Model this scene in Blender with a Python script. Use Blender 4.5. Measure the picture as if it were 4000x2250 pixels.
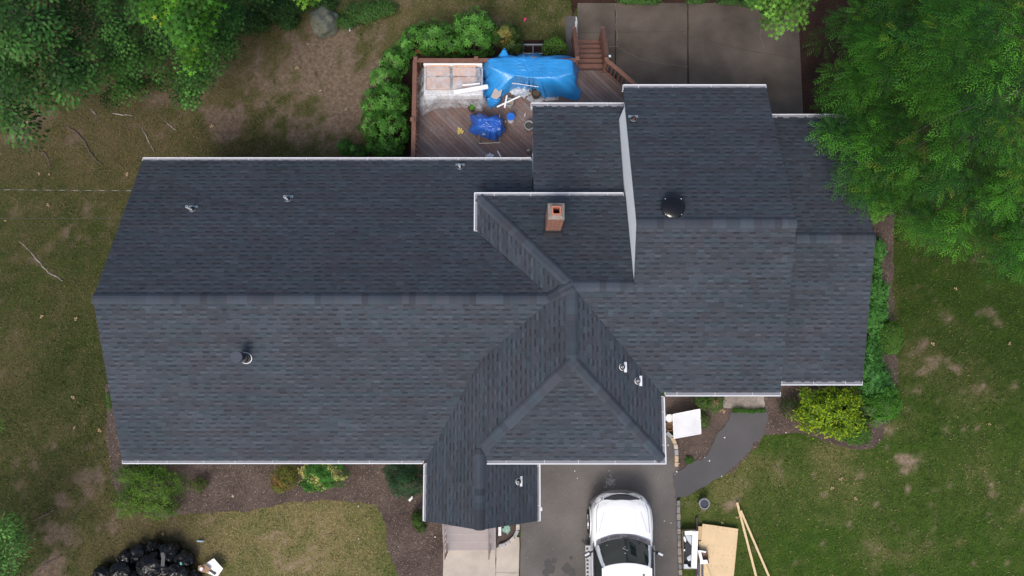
import bpy, math, random
import numpy as np
from mathutils import Vector, Matrix, noise
R = math.radians
# ------------------------------------------------------------------ camera, world, sun, exposure
CAM_H, FPX, TILT = 25.5, 2830.0, R(7.4)
scn = bpy.context.scene
for o in list(bpy.data.objects): bpy.data.objects.remove(o)
cd = bpy.data.cameras.new('camera'); cam = bpy.data.objects.new('camera', cd)
scn.collection.objects.link(cam); scn.camera = cam
cd.sensor_width = 36; cd.lens = FPX/4000*36; cd.clip_start = .1; cd.clip_end = 2000
cam.location = (0, 0, CAM_H); cam.rotation_euler = (TILT, 0, 0)
SUN_EL, SUN_AZ = R(52), R(196)          # azimuth from north, clockwise: from the south, a little west
w = bpy.data.worlds.new('World'); scn.world = w; w.use_nodes = True
nt = w.node_tree; bg = nt.nodes['Background']
sky = nt.nodes.new('ShaderNodeTexSky'); sky.sky_type = 'NISHITA'; sky.sun_disc = False
sky.sun_elevation = SUN_EL; sky.sun_rotation = SUN_AZ
sky.air_density = 1.0; sky.dust_density = 4.0; sky.ozone_density = .6
nt.links.new(sky.outputs[0], bg.inputs[0]); bg.inputs[1].default_value = .145
sl = bpy.data.lights.new('sun', 'SUN'); so = bpy.data.objects.new('sun', sl); scn.collection.objects.link(so)
sl.energy = 1.35; sl.angle = R(22); sl.color = (1, .97, .93)
sd = Vector((math.sin(SUN_AZ)*math.cos(SUN_EL), math.cos(SUN_AZ)*math.cos(SUN_EL), math.sin(SUN_EL)))
so.rotation_euler = (-sd).to_track_quat('-Z', 'Y').to_euler()
scn.view_settings.view_transform = 'Standard'; scn.view_settings.look = 'None'
scn.view_settings.exposure = 0.42; scn.view_settings.gamma = 1
random.seed(7)
rnd = random.random
def U(a, b): return a+(b-a)*rnd()

def ray(px, py):
    u = (px-2000)/FPX; v = (1125-py)/FPX
    return Vector((u, v*math.cos(TILT)+math.sin(TILT), v*math.sin(TILT)-math.cos(TILT)))
def at(px, py, z=0.0):
    """the point of the horizontal plane z that stands at this place of the survey photograph"""
    d = ray(px, py); return Vector((0, 0, CAM_H))+d*((z-CAM_H)/d.z)
def on(px, py, pl):
    """the point of roof plane pl (a,b,c: z=a+bX+cY)"""
    d = ray(px, py); a, b, c = pl
    s = (a-CAM_H)/(d.z-b*d.x-c*d.y); return Vector((0, 0, CAM_H))+d*s

# ------------------------------------------------------------------ materials
MATS = {}
def new_mat(name):
    m = bpy.data.materials.new(name); m.use_nodes = True; n = m.node_tree
    return m, n, n.nodes['Principled BSDF']
def M(name, col=(.5, .5, .5), rough=.7, metal=0, var=.15, scale=6, bump=0, bscale=60, attr=False, spec=None, trans=0, alpha=1, detail=6, coat=0):
    if name in MATS: return MATS[name]
    m, n, b = new_mat(name); N, L = n.nodes, n.links
    tc = N.new('ShaderNodeNewGeometry')
    nz = N.new('ShaderNodeTexNoise'); nz.inputs['Scale'].default_value = scale; nz.inputs['Detail'].default_value = detail
    nz.inputs['Roughness'].default_value = .65
    L.new(tc.outputs['Position'], nz.inputs['Vector'])
    mr = N.new('ShaderNodeMapRange'); mr.inputs[1].default_value = .25; mr.inputs[2].default_value = .75
    mr.inputs[3].default_value = 1-var; mr.inputs[4].default_value = 1+var
    L.new(nz.outputs[0], mr.inputs[0])
    mx = N.new('ShaderNodeMix'); mx.data_type = 'RGBA'; mx.blend_type = 'MULTIPLY'; mx.inputs[0].default_value = 1
    if attr:
        a = N.new('ShaderNodeAttribute'); a.attribute_name = 'Col'; L.new(a.outputs['Color'], mx.inputs[6])
    else: mx.inputs[6].default_value = (*col, 1)
    L.new(mr.outputs[0], mx.inputs[7]); L.new(mx.outputs[2], b.inputs['Base Color'])
    b.inputs['Roughness'].default_value = rough; b.inputs['Metallic'].default_value = metal
    if spec is not None: b.inputs['Specular IOR Level'].default_value = spec
    if coat: b.inputs['Coat Weight'].default_value = coat; b.inputs['Coat Roughness'].default_value = .04
    b.inputs['Transmission Weight'].default_value = trans; b.inputs['Alpha'].default_value = alpha
    if bump:
        nb = N.new('ShaderNodeTexNoise'); nb.inputs['Scale'].default_value = bscale; nb.inputs['Detail'].default_value = 5
        L.new(tc.outputs['Position'], nb.inputs['Vector'])
        bp = N.new('ShaderNodeBump'); bp.inputs['Strength'].default_value = bump; bp.inputs['Distance'].default_value = .02
        L.new(nb.outputs[0], bp.inputs['Height']); L.new(bp.outputs[0], b.inputs['Normal'])
    MATS[name] = m; return m
def crease(name, col, rough, scale, strength, var=.2, alpha=1, dist=.05):
    """thin creased sheet: sharp folds from ridged voronoi and noise"""
    if name in MATS: return MATS[name]
    m = M(name, col, rough, var=var, scale=3, alpha=alpha); n = m.node_tree; N, L = n.nodes, n.links; b = N['Principled BSDF']
    g = N.new('ShaderNodeNewGeometry'); nz = N.new('ShaderNodeTexNoise'); nz.inputs['Scale'].default_value = scale*.5; nz.inputs['Distortion'].default_value = 1.5
    nz.inputs['Detail'].default_value = 3
    L.new(g.outputs['Position'], nz.inputs['Vector'])
    v = N.new('ShaderNodeTexVoronoi'); v.feature = 'DISTANCE_TO_EDGE'; v.inputs['Scale'].default_value = scale
    ad = N.new('ShaderNodeVectorMath'); ad.operation = 'ADD'
    L.new(g.outputs['Position'], ad.inputs[0]); L.new(nz.outputs['Color'], ad.inputs[1]); L.new(ad.outputs[0], v.inputs['Vector'])
    mt = N.new('ShaderNodeMath'); mt.operation = 'MINIMUM'; mt.inputs[1].default_value = .35; L.new(v.outputs['Distance'], mt.inputs[0])
    m2 = N.new('ShaderNodeMath'); m2.operation = 'ADD'; L.new(mt.outputs[0], m2.inputs[0]); L.new(nz.outputs[0], m2.inputs[1])
    bp = N.new('ShaderNodeBump'); bp.inputs['Strength'].default_value = strength; bp.inputs['Distance'].default_value = dist
    L.new(m2.outputs[0], bp.inputs['Height']); L.new(bp.outputs[0], b.inputs['Normal'])
    return m
shingle = M('shingle', attr=True, rough=.92, var=.22, scale=38, bump=.35, bscale=130, spec=.25)
capm = M('cap_shingle', attr=True, rough=.92, var=.18, scale=38, bump=.35, bscale=130, spec=.25)
white = M('white_aluminium', (.66, .68, .71), .35, var=.03)
guardm = M('gutter_guard', (.22, .22, .24), .5, var=.10, scale=3, bump=.4, bscale=200)
siding = M('white_siding', (.80, .82, .84), .55, var=.05, scale=2)
pvc = M('pvc', (.72, .72, .74), .4, var=.05)
rubber = M('black_rubber', (.018, .018, .022), .45, var=.2)
tin = M('flashing_metal', (.30, .36, .38), .45, metal=.5, var=.2)
blackmet = M('black_metal', (.012, .012, .014), .22, var=.2)
slatemet = M('slate_metal', (.045, .052, .07), .55, var=.05)
leafm = M('leaf', attr=True, rough=.5, var=.2, scale=1.3, spec=.10)
bark = M('bark', (.14, .115, .09), .9, var=.3, scale=12, bump=.6, bscale=30)
bladem = M('grass_blade', attr=True, rough=.7, var=.12, scale=.8, spec=.2)
chipm = M('chip', attr=True, rough=.9, var=.15, scale=3)
woodred = M('stained_wood', (.16, .075, .05), .62, var=.22, scale=7, bump=.25, bscale=40)
deckm = M('deck_board', attr=True, rough=.5, var=.25, scale=1.4, bump=.2, bscale=60)
lumber = M('lumber', (.62, .47, .27), .7, var=.10, scale=8)
boardwhite = M('white_board', (.82, .82, .82), .45, var=.03)
conc = M('pale_concrete', (.42, .37, .31), .85, var=.22, scale=1.1, bump=.3, bscale=60)
stepc = M('step_concrete', (.34, .30, .29), .85, var=.07, scale=2, bump=.25, bscale=90)
tyre = M('tyre', (.015, .015, .016), .8)
chrome = M('chrome', (.6, .6, .62), .18, metal=1, var=.03)

# ------------------------------------------------------------------ mesh building
class MB:
    def __init__(s): s.v = []; s.f = []; s.m = []; s.c = []
    def add(s, pts, faces, mi=0, col=None):
        k = len(s.v); s.v.extend([tuple(p) for p in pts])
        for f in faces: s.f.append(tuple(k+i for i in f)); s.m.append(mi); s.c.append(col)
    def poly(s, pts, mi=0, col=None): s.add(pts, [tuple(range(len(pts)))], mi, col)
    def box(s, c, d, mi=0, col=None, rz=0, mat=None):
        c = Vector(c); x, y, z = d[0]/2, d[1]/2, d[2]/2
        Mx = mat or Matrix.Rotation(rz, 3, 'Z')
        p = [c+Mx@Vector((a*x, b*y, e*z)) for e in (-1, 1) for b in (-1, 1) for a in (-1, 1)]
        s.add(p, [(0, 2, 3, 1), (4, 5, 7, 6), (0, 1, 5, 4), (2, 6, 7, 3), (0, 4, 6, 2), (1, 3, 7, 5)], mi, col)
    def bar(s, a, b, wdt, h, mi=0, col=None, up=Vector((0, 0, 1))):
        a = Vector(a); b = Vector(b); y = (b-a); L = y.length; y.normalize()
        x = y.cross(up)
        if x.length < 1e-4: x = Vector((1, 0, 0))
        x.normalize(); z = x.cross(y)
        s.box((a+b)/2, (wdt, L, h), mi, col, mat=Matrix((x, y, z)).transposed())
    def tube(s, pts, r, n=8, mi=0, col=None, cap=True):
        pts = [Vector(p) for p in pts]; rs = r if isinstance(r, (list, tuple)) else [r]*len(pts)
        k = len(s.v); ref = None
        for i, p in enumerate(pts):
            d = (pts[min(i+1, len(pts)-1)]-pts[max(i-1, 0)]).normalized()
            if ref is None: ref = Vector((1, 0, 0)) if abs(d.x) < .9 else Vector((0, 1, 0))
            a = (ref-d*ref.dot(d)).normalized(); ref = a; b = d.cross(a)
            for j in range(n):
                t = 2*math.pi*j/n; s.v.append(tuple(p+(a*math.cos(t)+b*math.sin(t))*rs[i]))
        for i in range(len(pts)-1):
            for j in range(n):
                s.f.append((k+i*n+j, k+i*n+(j+1) % n, k+(i+1)*n+(j+1) % n, k+(i+1)*n+j)); s.m.append(mi); s.c.append(col)
        if cap:
            s.f.append(tuple(k+j for j in range(n))[::-1]); s.m.append(mi); s.c.append(col)
            q = k+(len(pts)-1)*n; s.f.append(tuple(q+j for j in range(n))); s.m.append(mi); s.c.append(col)
    def prism(s, pts, z0, z1, mi=0, col=None):
        n = len(pts); p = [(q[0], q[1], z0) for q in pts]+[(q[0], q[1], z1) for q in pts]
        s.add(p, [tuple(range(n))[::-1], tuple(range(n, 2*n))]+[(i, (i+1) % n, n+(i+1) % n, n+i) for i in range(n)], mi, col)
    def grid(s, rows, mi=0, col=None, closed=False):
        k = len(s.v); n = len(rows[0])
        for r_ in rows: s.v.extend([tuple(p) for p in r_])
        for i in range(len(rows)-1):
            for j in range(n if closed else n-1):
                s.f.append((k+i*n+j, k+i*n+(j+1) % n, k+(i+1)*n+(j+1) % n, k+(i+1)*n+j)); s.m.append(mi); s.c.append(col)
    def build(s, name, mats, parent=None, smooth=False, bevel=0, solid=0):
        me = bpy.data.meshes.new(name); me.from_pydata(s.v, [], s.f)
        if not isinstance(mats, (list, tuple)): mats = [mats]
        for m in mats: me.materials.append(m)
        me.polygons.foreach_set('material_index', s.m)
        if any(c is not None for c in s.c):
            ca = me.color_attributes.new('Col', 'FLOAT_COLOR', 'CORNER'); buf = []
            for f, c in zip(s.f, s.c):
                c = c or (.5, .5, .5)
                buf.extend((c[0], c[1], c[2], 1.0)*len(f))
            ca.data.foreach_set('color', buf)
        if smooth: me.polygons.foreach_set('use_smooth', [True]*len(s.f))
        me.update()
        o = bpy.data.objects.new(name, me); scn.collection.objects.link(o)
        if parent: o.parent = parent; o.matrix_parent_inverse = Matrix.Translation(-parent.location)if parent.type == 'EMPTY' else Matrix()
        if bevel:
            b = o.modifiers.new('b', 'BEVEL'); b.width = bevel; b.segments = 2; b.limit_method = 'ANGLE'
        if solid:
            b = o.modifiers.new('s', 'SOLIDIFY'); b.thickness = solid
        return o
def tag(o, label=None, cat=None, group=None, kind=None):
    if label: o['label'] = label
    if cat: o['category'] = cat
    if group: o['group'] = group
    if kind: o['kind'] = kind
    return o
def thing(name, label, cat, loc=(0, 0, 0), group=None):
    o = bpy.data.objects.new(name, None); scn.collection.objects.link(o); o.location = loc; o.empty_display_size = .3
    return tag(o, label, cat, group)
def mixc(a, b, t): return tuple(a[i]*(1-t)+b[i]*t for i in range(3))
def sc(c, k): return tuple(x*k for x in c)

# ------------------------------------------------------------------ ground: lawn sheet with worn patches
def inpoly(x, y, P):
    c = np.zeros(np.shape(x), bool); n = len(P); j = n-1
    for i in range(n):
        xi, yi = P[i][0], P[i][1]; xj, yj = P[j][0], P[j][1]
        if yi != yj: c ^= ((yi > y) != (yj > y)) & (x < (xj-xi)*(y-yi)/(yj-yi)+xi)
        j = i
    return c
def G(*pts): return [at(p[0], p[1], 0) for p in pts]
# (px, py, rx px, ry px, dirt, dry)
PATCH = [(1340, 330, 130, 260, .85, .5), (1260, 200, 110, 150, .7, .5), (1180, 520, 160, 70, .3, .3), (1050, 300, 120, 130, .35, .6), (1330, 300, 90, 180, .8, .3), (1240, 230, 80, 120, .55, .4), (1300, 450, 110, 120, .6, .3), (840, 500, 110, 60, .75, .4), (880, 420, 50, 60, .5, .4),
 (1180, 430, 130, 60, .35, .4), (1030, 420, 90, 70, .35, .5), (1150, 120, 60, 60, .7, 0), (1280, 560, 50, 60, .45, 0), (640, 420, 160, 60, .35, .5), (950, 330, 90, 120, .2, .6),
 (250, 480, 120, 60, .2, .6), (30, 500, 60, 60, .5, 0), (360, 900, 120, 60, .3, .6), (200, 960, 70, 50, .2, .5), (180, 1040, 60, 60, .2, .5), (130, 780, 100, 60, .15, .5),
 (300, 1900, 200, 120, .35, .6), (200, 2080, 120, 90, .5, .3), (160, 2200, 110, 60, .7, 0), (600, 2080, 320, 90, .12, .95), (900, 2150, 420, 130, .1, 1), (1200, 2200, 300, 90, .12, .95),
 (1150, 2080, 300, 90, 0, .6), (420, 2050, 130, 90, .3, .7), (330, 1720, 90, 60, .2, .5), (350, 1860, 40, 25, .6, 0), (230, 1880, 50, 25, .5, 0), (1430, 2040, 60, 120, 0, .1),
 (3500, 1150, 40, 40, .1, .9), (3580, 1400, 60, 60, .5, .7), (3690, 1400, 45, 25, .85, .5), (3560, 1440, 60, 40, .5, .5), (3700, 1280, 50, 30, .6, .5), (3900, 1260, 40, 25, .6, .4),
 (3780, 1450, 50, 30, .5, .4), (3580, 1850, 40, 45, .8, .4), (3600, 1900, 25, 15, .7, .2), (3370, 1840, 30, 25, .5, .5), (3350, 1900, 40, 40, .4, .6), (3220, 1880, 30, 20, .5, .3),
 (3350, 2000, 30, 60, .4, .3), (3740, 2110, 22, 20, .2, 1), (3820, 2220, 25, 25, .7, 0), (3830, 1880, 40, 30, .4, .5), (3980, 1980, 60, 60, .2, .6), (3500, 2130, 150, 50, .1, .8),
 (2880, 1900, 90, 60, .15, .9), (2830, 1960, 50, 50, .6, .4), (2950, 1830, 70, 70, 0, .7), (3040, 1860, 70, 60, .2, .7), (3250, 1790, 80, 60, .05, .7), (3800, 1500, 200, 100, .1, .4),
 (3550, 1700, 60, 40, .3, .4), (2170, 60, 90, 80, .2, .7), (1900, 25, 300, 40, .2, .6), (2100, 110, 60, 60, .1, .6), (1440, 120, 90, 80, .3, .4), (3650, 900, 160, 60, .1, .35), (3900, 950, 120, 60, .2, .3)]
PW = [(at(a, b), rx/110., ry/110., d, y) for a, b, rx, ry, d, y in PATCH]
def n2(x, y, s, o=0):  # cheap smooth value noise, vectorised
    x = np.asarray(x)*s+o*17.3; y = np.asarray(y)*s+o*9.1
    xi = np.floor(x); yi = np.floor(y); fx = x-xi; fy = y-yi; fx = fx*fx*(3-2*fx); fy = fy*fy*(3-2*fy)
    h = lambda a, b: np.modf(np.abs(np.sin(a*127.1+b*311.7)*43758.5453))[0]
    return (h(xi, yi)*(1-fx)+h(xi+1, yi)*fx)*(1-fy)+(h(xi, yi+1)*(1-fx)+h(xi+1, yi+1)*fx)*fy
def masks(x, y):
    dirt = np.zeros(np.shape(x)); dry = np.zeros(np.shape(x))
    wx = x+(n2(x, y, 1.1, 1)-.5)*1.3; wy = y+(n2(x, y, 1.1, 2)-.5)*1.3
    for c, rx, ry, d, g in PW:
        e = np.exp(-(((wx-c.x)/rx)**2+((wy-c.y)/ry)**2)*1.1)
        dirt = np.maximum(dirt, e*d); dry = np.maximum(dry, e*g)
    f = n2(x, y, 2.0, 3)*.42+n2(x, y, 4.7, 4)*.33+n2(x, y, 11, 5)*.25
    back0 = np.clip((y-7)/2, 0, 1)*np.clip((2-x)/3, 0, 1)*.12
    dirt = dirt*(1-.22*np.clip((x-5)/2, 0, 1))
    dirt = np.clip((dirt*1.35+back0+f*1.6-1.12)*2.6, 0, 1)
    back = np.clip((y-5.5)/3, 0, 1)*np.clip((3-x)/3, 0, 1)+.55*np.clip((-x-9)/4, 0, 1)+1.05*np.clip((-1.5-y)/2, 0, 1)*np.clip((-3-x)/2, 0, 1)*np.clip((x+16)/3, 0, 1)
    rt = 1-.45*np.clip((x-5)/2, 0, 1)
    dry = rt*np.clip(np.maximum(dry, back*.62)*(.35+1.3*f)+np.clip(n2(x, y, .45, 6)-.5, 0, 1)*.8+np.clip(n2(x, y, 3.1, 7)-.62, 0, 1)*.9, 0, 1)
    return dirt, dry
def axis(lo, hi, step, far):
    a = list(np.arange(lo, hi+1e-6, step)); k = step
    l, r_ = lo, hi
    while r_ < far: k *= 1.6; r_ += k; a.append(r_); l -= k; a.insert(0, l)
    return a
gx = axis(-20, 20, .16, 400); gy = axis(-8, 17, .16, 400)
X, Y = np.meshgrid(gx, gy); dirt, dry = masks(X, Y)
fade = np.clip(1-np.maximum(np.maximum(np.abs(X)-20, Y-17), -8-Y)/1.0, 0, 1); dirt = dirt*fade; dry = dry*fade+.22*(1-fade)
ZG = (n2(X, Y, .35, 8)-.5)*.05+(n2(X, Y, 1.3, 9)-.5)*.02; ZG = ZG-.055
me = bpy.data.meshes.new('lawn'); nx, ny = len(gx), len(gy)
idx = np.arange(nx*ny).reshape(ny, nx)
fc = np.stack([idx[:-1, :-1], idx[:-1, 1:], idx[1:, 1:], idx[1:, :-1]], -1).reshape(-1, 4)
me.from_pydata(np.stack([X, Y, ZG], -1).reshape(-1, 3).tolist(), [], fc.tolist())
ca = me.color_attributes.new('mask', 'FLOAT_COLOR', 'POINT')
ca.data.foreach_set('color', np.stack([dirt, dry, fade*(lambda a, b: .78+.50*np.clip((-1.8-b)/1.2, 0, 1)*np.clip((a+11.5)/2, 0, 1)*np.clip((-1-a)/1, 0, 1)-.16*np.clip((-a-7)/5, 0, 1)+.36*np.clip((a-3.5)/2, 0, 1)*np.clip((1-b)/3, 0, 1))(X, Y)+(1-fade)*.8, np.ones_like(X)], -1).reshape(-1))  # third channel: area tone, with lens vignette painted into the left lawn
me.polygons.foreach_set('use_smooth', [True]*len(fc)); me.update()
lawn = bpy.data.objects.new('lawn', me); scn.collection.objects.link(lawn); tag(lawn, 'mown lawn with worn brown and bare patches all round the house', 'lawn', kind='structure')
def lawn_mat():
    m, n, b = new_mat('lawn'); N, L = n.nodes, n.links
    g = N.new('ShaderNodeNewGeometry'); a = N.new('ShaderNodeAttribute'); a.attribute_name = 'mask'
    sp = N.new('ShaderNodeSeparateColor'); L.new(a.outputs['Color'], sp.inputs[0])
    def nz(s, d=6, r=.7):
        t = N.new('ShaderNodeTexNoise'); t.inputs['Scale'].default_value = s; t.inputs['Detail'].default_value = d; t.inputs['Roughness'].default_value = r
        L.new(g.outputs['Position'], t.inputs['Vector']); return t.outputs[0]
    def ramp(f, stops):
        r_ = N.new('ShaderNodeValToRGB'); e = r_.color_ramp.elements
        while len(e) < len(stops): e.new(.5)
        for q, (p, c) in zip(e, stops): q.position = p; q.color = (*c, 1)
        L.new(f, r_.inputs[0]); return r_.outputs[0]
    def mix(f, x, y):
        q = N.new('ShaderNodeMix'); q.data_type = 'RGBA'; L.new(f, q.inputs[0]); L.new(x, q.inputs[6]); L.new(y, q.inputs[7]); return q.outputs[2]
    green = ramp(nz(2.2, 8), [(.3, (.012, .034, .004)), (.5, (.034, .070, .008)), (.7, (.070, .108, .016))])
    fine = ramp(nz(26, 5, .8), [(.3, (.013, .034, .004)), (.5, (.036, .070, .009)), (.72, (.10, .13, .026))])
    q = N.new('ShaderNodeMix'); q.data_type = 'RGBA'; q.inputs[0].default_value = .55; L.new(green, q.inputs[6]); L.new(fine, q.inputs[7]); green = q.outputs[2]
    dryc = ramp(nz(20, 6, .8), [(.3, (.065, .055, .02)), (.5, (.15, .125, .052)), (.72, (.29, .24, .125))])
    soil = ramp(nz(9, 8, .75), [(.3, (.10, .070, .046)), (.5, (.205, .150, .105)), (.72, (.33, .26, .195))])
    tm = N.new('ShaderNodeMix'); tm.data_type = 'RGBA'; tm.blend_type = 'MULTIPLY'; tm.inputs[0].default_value = 1
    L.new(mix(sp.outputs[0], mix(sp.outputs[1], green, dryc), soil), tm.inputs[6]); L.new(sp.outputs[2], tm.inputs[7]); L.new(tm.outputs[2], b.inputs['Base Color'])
    b.inputs['Roughness'].default_value = .95; b.inputs['Specular IOR Level'].default_value = .15
    bp = N.new('ShaderNodeBump'); bp.inputs['Strength'].default_value = .8; bp.inputs['Distance'].default_value = .04
    L.new(nz(30, 6, .8), bp.inputs['Height']); L.new(bp.outputs[0], b.inputs['Normal'])
    return m
me.materials.append(lawn_mat())

def soil_mat(name, cols, scale, rough=.95, bump=.8, bs=45, big=1.2, bigvar=.3, spec=.2):
    m, n, b = new_mat(name); N, L = n.nodes, n.links
    g = N.new('ShaderNodeNewGeometry'); v = N.new('ShaderNodeTexNoise'); v.inputs['Scale'].default_value = scale; v.inputs['Detail'].default_value = 8; v.inputs['Roughness'].default_value = .85
    L.new(g.outputs['Position'], v.inputs['Vector'])
    r_ = N.new('ShaderNodeValToRGB'); e = r_.color_ramp.elements
    while len(e) < len(cols): e.new(.5)
    for i, (q, c) in enumerate(zip(e, cols)): q.position = .32+.38*i/(len(cols)-1); q.color = (*c, 1)
    L.new(v.outputs[0], r_.inputs[0])
    v2 = N.new('ShaderNodeTexNoise'); v2.inputs['Scale'].default_value = big; v2.inputs['Detail'].default_value = 5; L.new(g.outputs['Position'], v2.inputs['Vector'])
    mr = N.new('ShaderNodeMapRange'); mr.inputs[1].default_value = .3; mr.inputs[2].default_value = .7; mr.inputs[3].default_value = 1-bigvar; mr.inputs[4].default_value = 1+bigvar
    L.new(v2.outputs[0], mr.inputs[0])
    mx = N.new('ShaderNodeMix'); mx.data_type = 'RGBA'; mx.blend_type = 'MULTIPLY'; mx.inputs[0].default_value = 1
    L.new(r_.outputs[0], mx.inputs[6]); L.new(mr.outputs[0], mx.inputs[7]); L.new(mx.outputs[2], b.inputs['Base Color'])
    b.inputs['Roughness'].default_value = rough; b.inputs['Specular IOR Level'].default_value = spec
    if bump:
        bp = N.new('ShaderNodeBump'); bp.inputs['Strength'].default_value = bump; bp.inputs['Distance'].default_value = .02
        L.new(v.outputs[0], bp.inputs['Height']); L.new(bp.outputs[0], b.inputs['Normal'])
    return m
mulchm = soil_mat('mulch', [(.04, .028, .023), (.085, .062, .052), (.19, .145, .125)], 18)
redmulch = soil_mat('red_mulch', [(.015, .008, .005), (.035, .018, .012), (.08, .04, .024)], 16)
asph = soil_mat('asphalt', [(.080, .074, .070), (.122, .112, .105), (.18, .166, .155)], 45, bump=.4, bigvar=.26, big=.55)
asph2 = soil_mat('dark_asphalt', [(.062, .060, .063), (.088, .085, .088), (.13, .126, .13)], 60, bump=.3, bigvar=.10, big=.7)
patiom = soil_mat('old_concrete', [(.072, .056, .043), (.10, .081, .065), (.155, .128, .104)], 50, bump=.25, bigvar=.34, big=.8)
roughslab = soil_mat('rough_slab', [(.14, .12, .10), (.24, .21, .18), (.36, .32, .28)], 14, bump=.6)
def rough_edge(pts, step=.12, amp=.05, closed=True):
    out = []; n = len(pts)
    for i in range(n if closed else n-1):
        a = Vector(pts[i][:2]); b = Vector(pts[(i+1) % n][:2]); k = max(1, int((b-a).length/step)); nrm = Vector((-(b-a).y, (b-a).x)).normalized()
        for j in range(k):
            p = a.lerp(b, j/k); q = p+nrm*(noise.noise(Vector((p.x*3, p.y*3, 0)))*amp*2+noise.noise(Vector((p.x*11, p.y*11, 3)))*amp)
            out.append((q.x, q.y))
    return out
from mathutils.geometry import tessellate_polygon
def sheet(name, pts, z, m, amp=.04, thick=.0, label=None, cat=None, kind='structure'):
    e = rough_edge(pts, amp=amp) if amp else [(p[0], p[1]) for p in pts]
    mb = MB(); v3 = [Vector((p[0], p[1], z)) for p in e]
    tr = tessellate_polygon([v3]); mb.add(v3, [tuple(t) for t in tr])
    n = len(e); lo = [(p[0], p[1], z-.12-thick) for p in e]
    k = len(mb.v); mb.v.extend(lo)
    for i in range(n): mb.f.append((i, (i+1) % n, k+(i+1) % n, k+i)); mb.m.append(0); mb.c.append(None)
    o = mb.build(name, m); me = o.data
    # upward normals
    import bmesh
    bm = bmesh.new(); bm.from_mesh(me)
    for f in bm.faces:
        if abs(f.normal.z) > .9 and f.normal.z < 0: f.normal_flip()
    bm.to_mesh(me); bm.free()
    return tag(o, label, cat, kind=kind)
BED_FRONT = G((415, 1500), (418, 1700), (432, 1860), (470, 1960), (560, 2010), (650, 2030), (700, 2008), (860, 1998), (960, 2000), (1040, 1978), (1110, 1966), (1280, 1952), (1400, 1962), (1460, 1972), (1492, 2010), (1512, 2090), (1512, 2150), (1535, 2200), (1560, 2260), (1580, 2420), (1732, 2420), (1740, 1780), (1650, 1720), (700, 1720), (560, 1500))
BED_STOOP = G((1938, 2000), (2016, 2000), (2020, 2070), (2008, 2105), (1975, 2130), (1938, 2145))
BED_GARAGE = G((2590, 1480), (3040, 1480), (3100, 1440), (3200, 1400), (3480, 1390), (3500, 1500), (3470, 1640), (3452, 1670), (3450, 1710), (3410, 1752), (3330, 1755), (3240, 1730), (3170, 1705), (3130, 1690), (3030, 1697), (2990, 1700), (2860, 1850), (2640, 1850), (2640, 1700), (2598, 1650))
BED_SIDE = G((3330, 600), (3490, 600), (3490, 850), (3488, 1150), (3492, 1260), (3510, 1500), (3330, 1500), (3370, 900))
BED_TREE = G((3060, -80), (3330, -80), (3320, 200), (3300, 480), (3280, 620), (3120, 620), (3100, 300))
BED_TOP = G((2225, -60), (3070, -60), (3070, 14), (2600, 14), (2260, 10), (2240, 60), (2232, 60))
BED_BACK = G((1290, 640), (1500, 560), (1560, 420), (1550, 250), (1600, 170), (1700, 140), (2210, 160), (2220, 640))
sheet('mulch_bed', BED_FRONT, .0, mulchm, label='brown mulch bed along the front wall and the entrance walk', cat='mulch bed')
sheet('mulch_bed', BED_STOOP, .006, mulchm, 0, label='small mulch pocket between front steps and curved stone edging', cat='mulch bed')
sheet('mulch_bed', BED_GARAGE, .0, mulchm, label='mulch bed round the yellow shrub and the curved asphalt path', cat='mulch bed')
sheet('mulch_bed', BED_SIDE, -.004, mulchm, label='narrow mulch strip beside the right end of the house', cat='mulch bed')
sheet('mulch_bed', BED_TREE, -.008, redmulch, label='dark reddish leaf mulch between patio and the big tree', cat='mulch bed')
sheet('mulch_bed', BED_TOP, -.002, redmulch, label='dark mulch strip along the far edge of the patio', cat='mulch bed')
sheet('soil', BED_BACK, -.01, redmulch, label='dark soil under the deck and its shrubs', cat='soil')
# patio of poured slabs, split by joints
for a, b in (((2256, 12), (2402, 640)), ((2406, 12), (2684, 640)), ((2689, 12), (3116, 640))):
    L_ = lambda x, y: at(x+(y-12)*(x-2000)*-.00002, y)
    right = [(b[0], a[1]), (b[0]+(5 if b[0] > 2700 else 0), b[1])]
    sheet('patio', [at(a[0], a[1]), at(b[0], a[1]), at(right[1][0]+(26 if b[0] > 2700 else (2 if b[0] > 2500 else -2)), b[1]), at(a[0]+(2 if a[0] > 2500 else (-1 if a[0] > 2300 else -8)), b[1])][::-1], .004, patiom, 0,
          label='weathered concrete patio slab ' + {2256: 'at the foot of the deck stairs', 2406: 'in the middle of the patio', 2689: 'at the tree side of the patio'}[a[0]], cat='patio')
sheet('patio', G((2211, 62), (2249, 62), (2246, 240), (2211, 240))[::-1], .002, M('grey_slab', (.085, .08, .077), .9, var=.2, bump=.3), .004, label='narrow grey slab left of the deck stairs', cat='patio')
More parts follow.
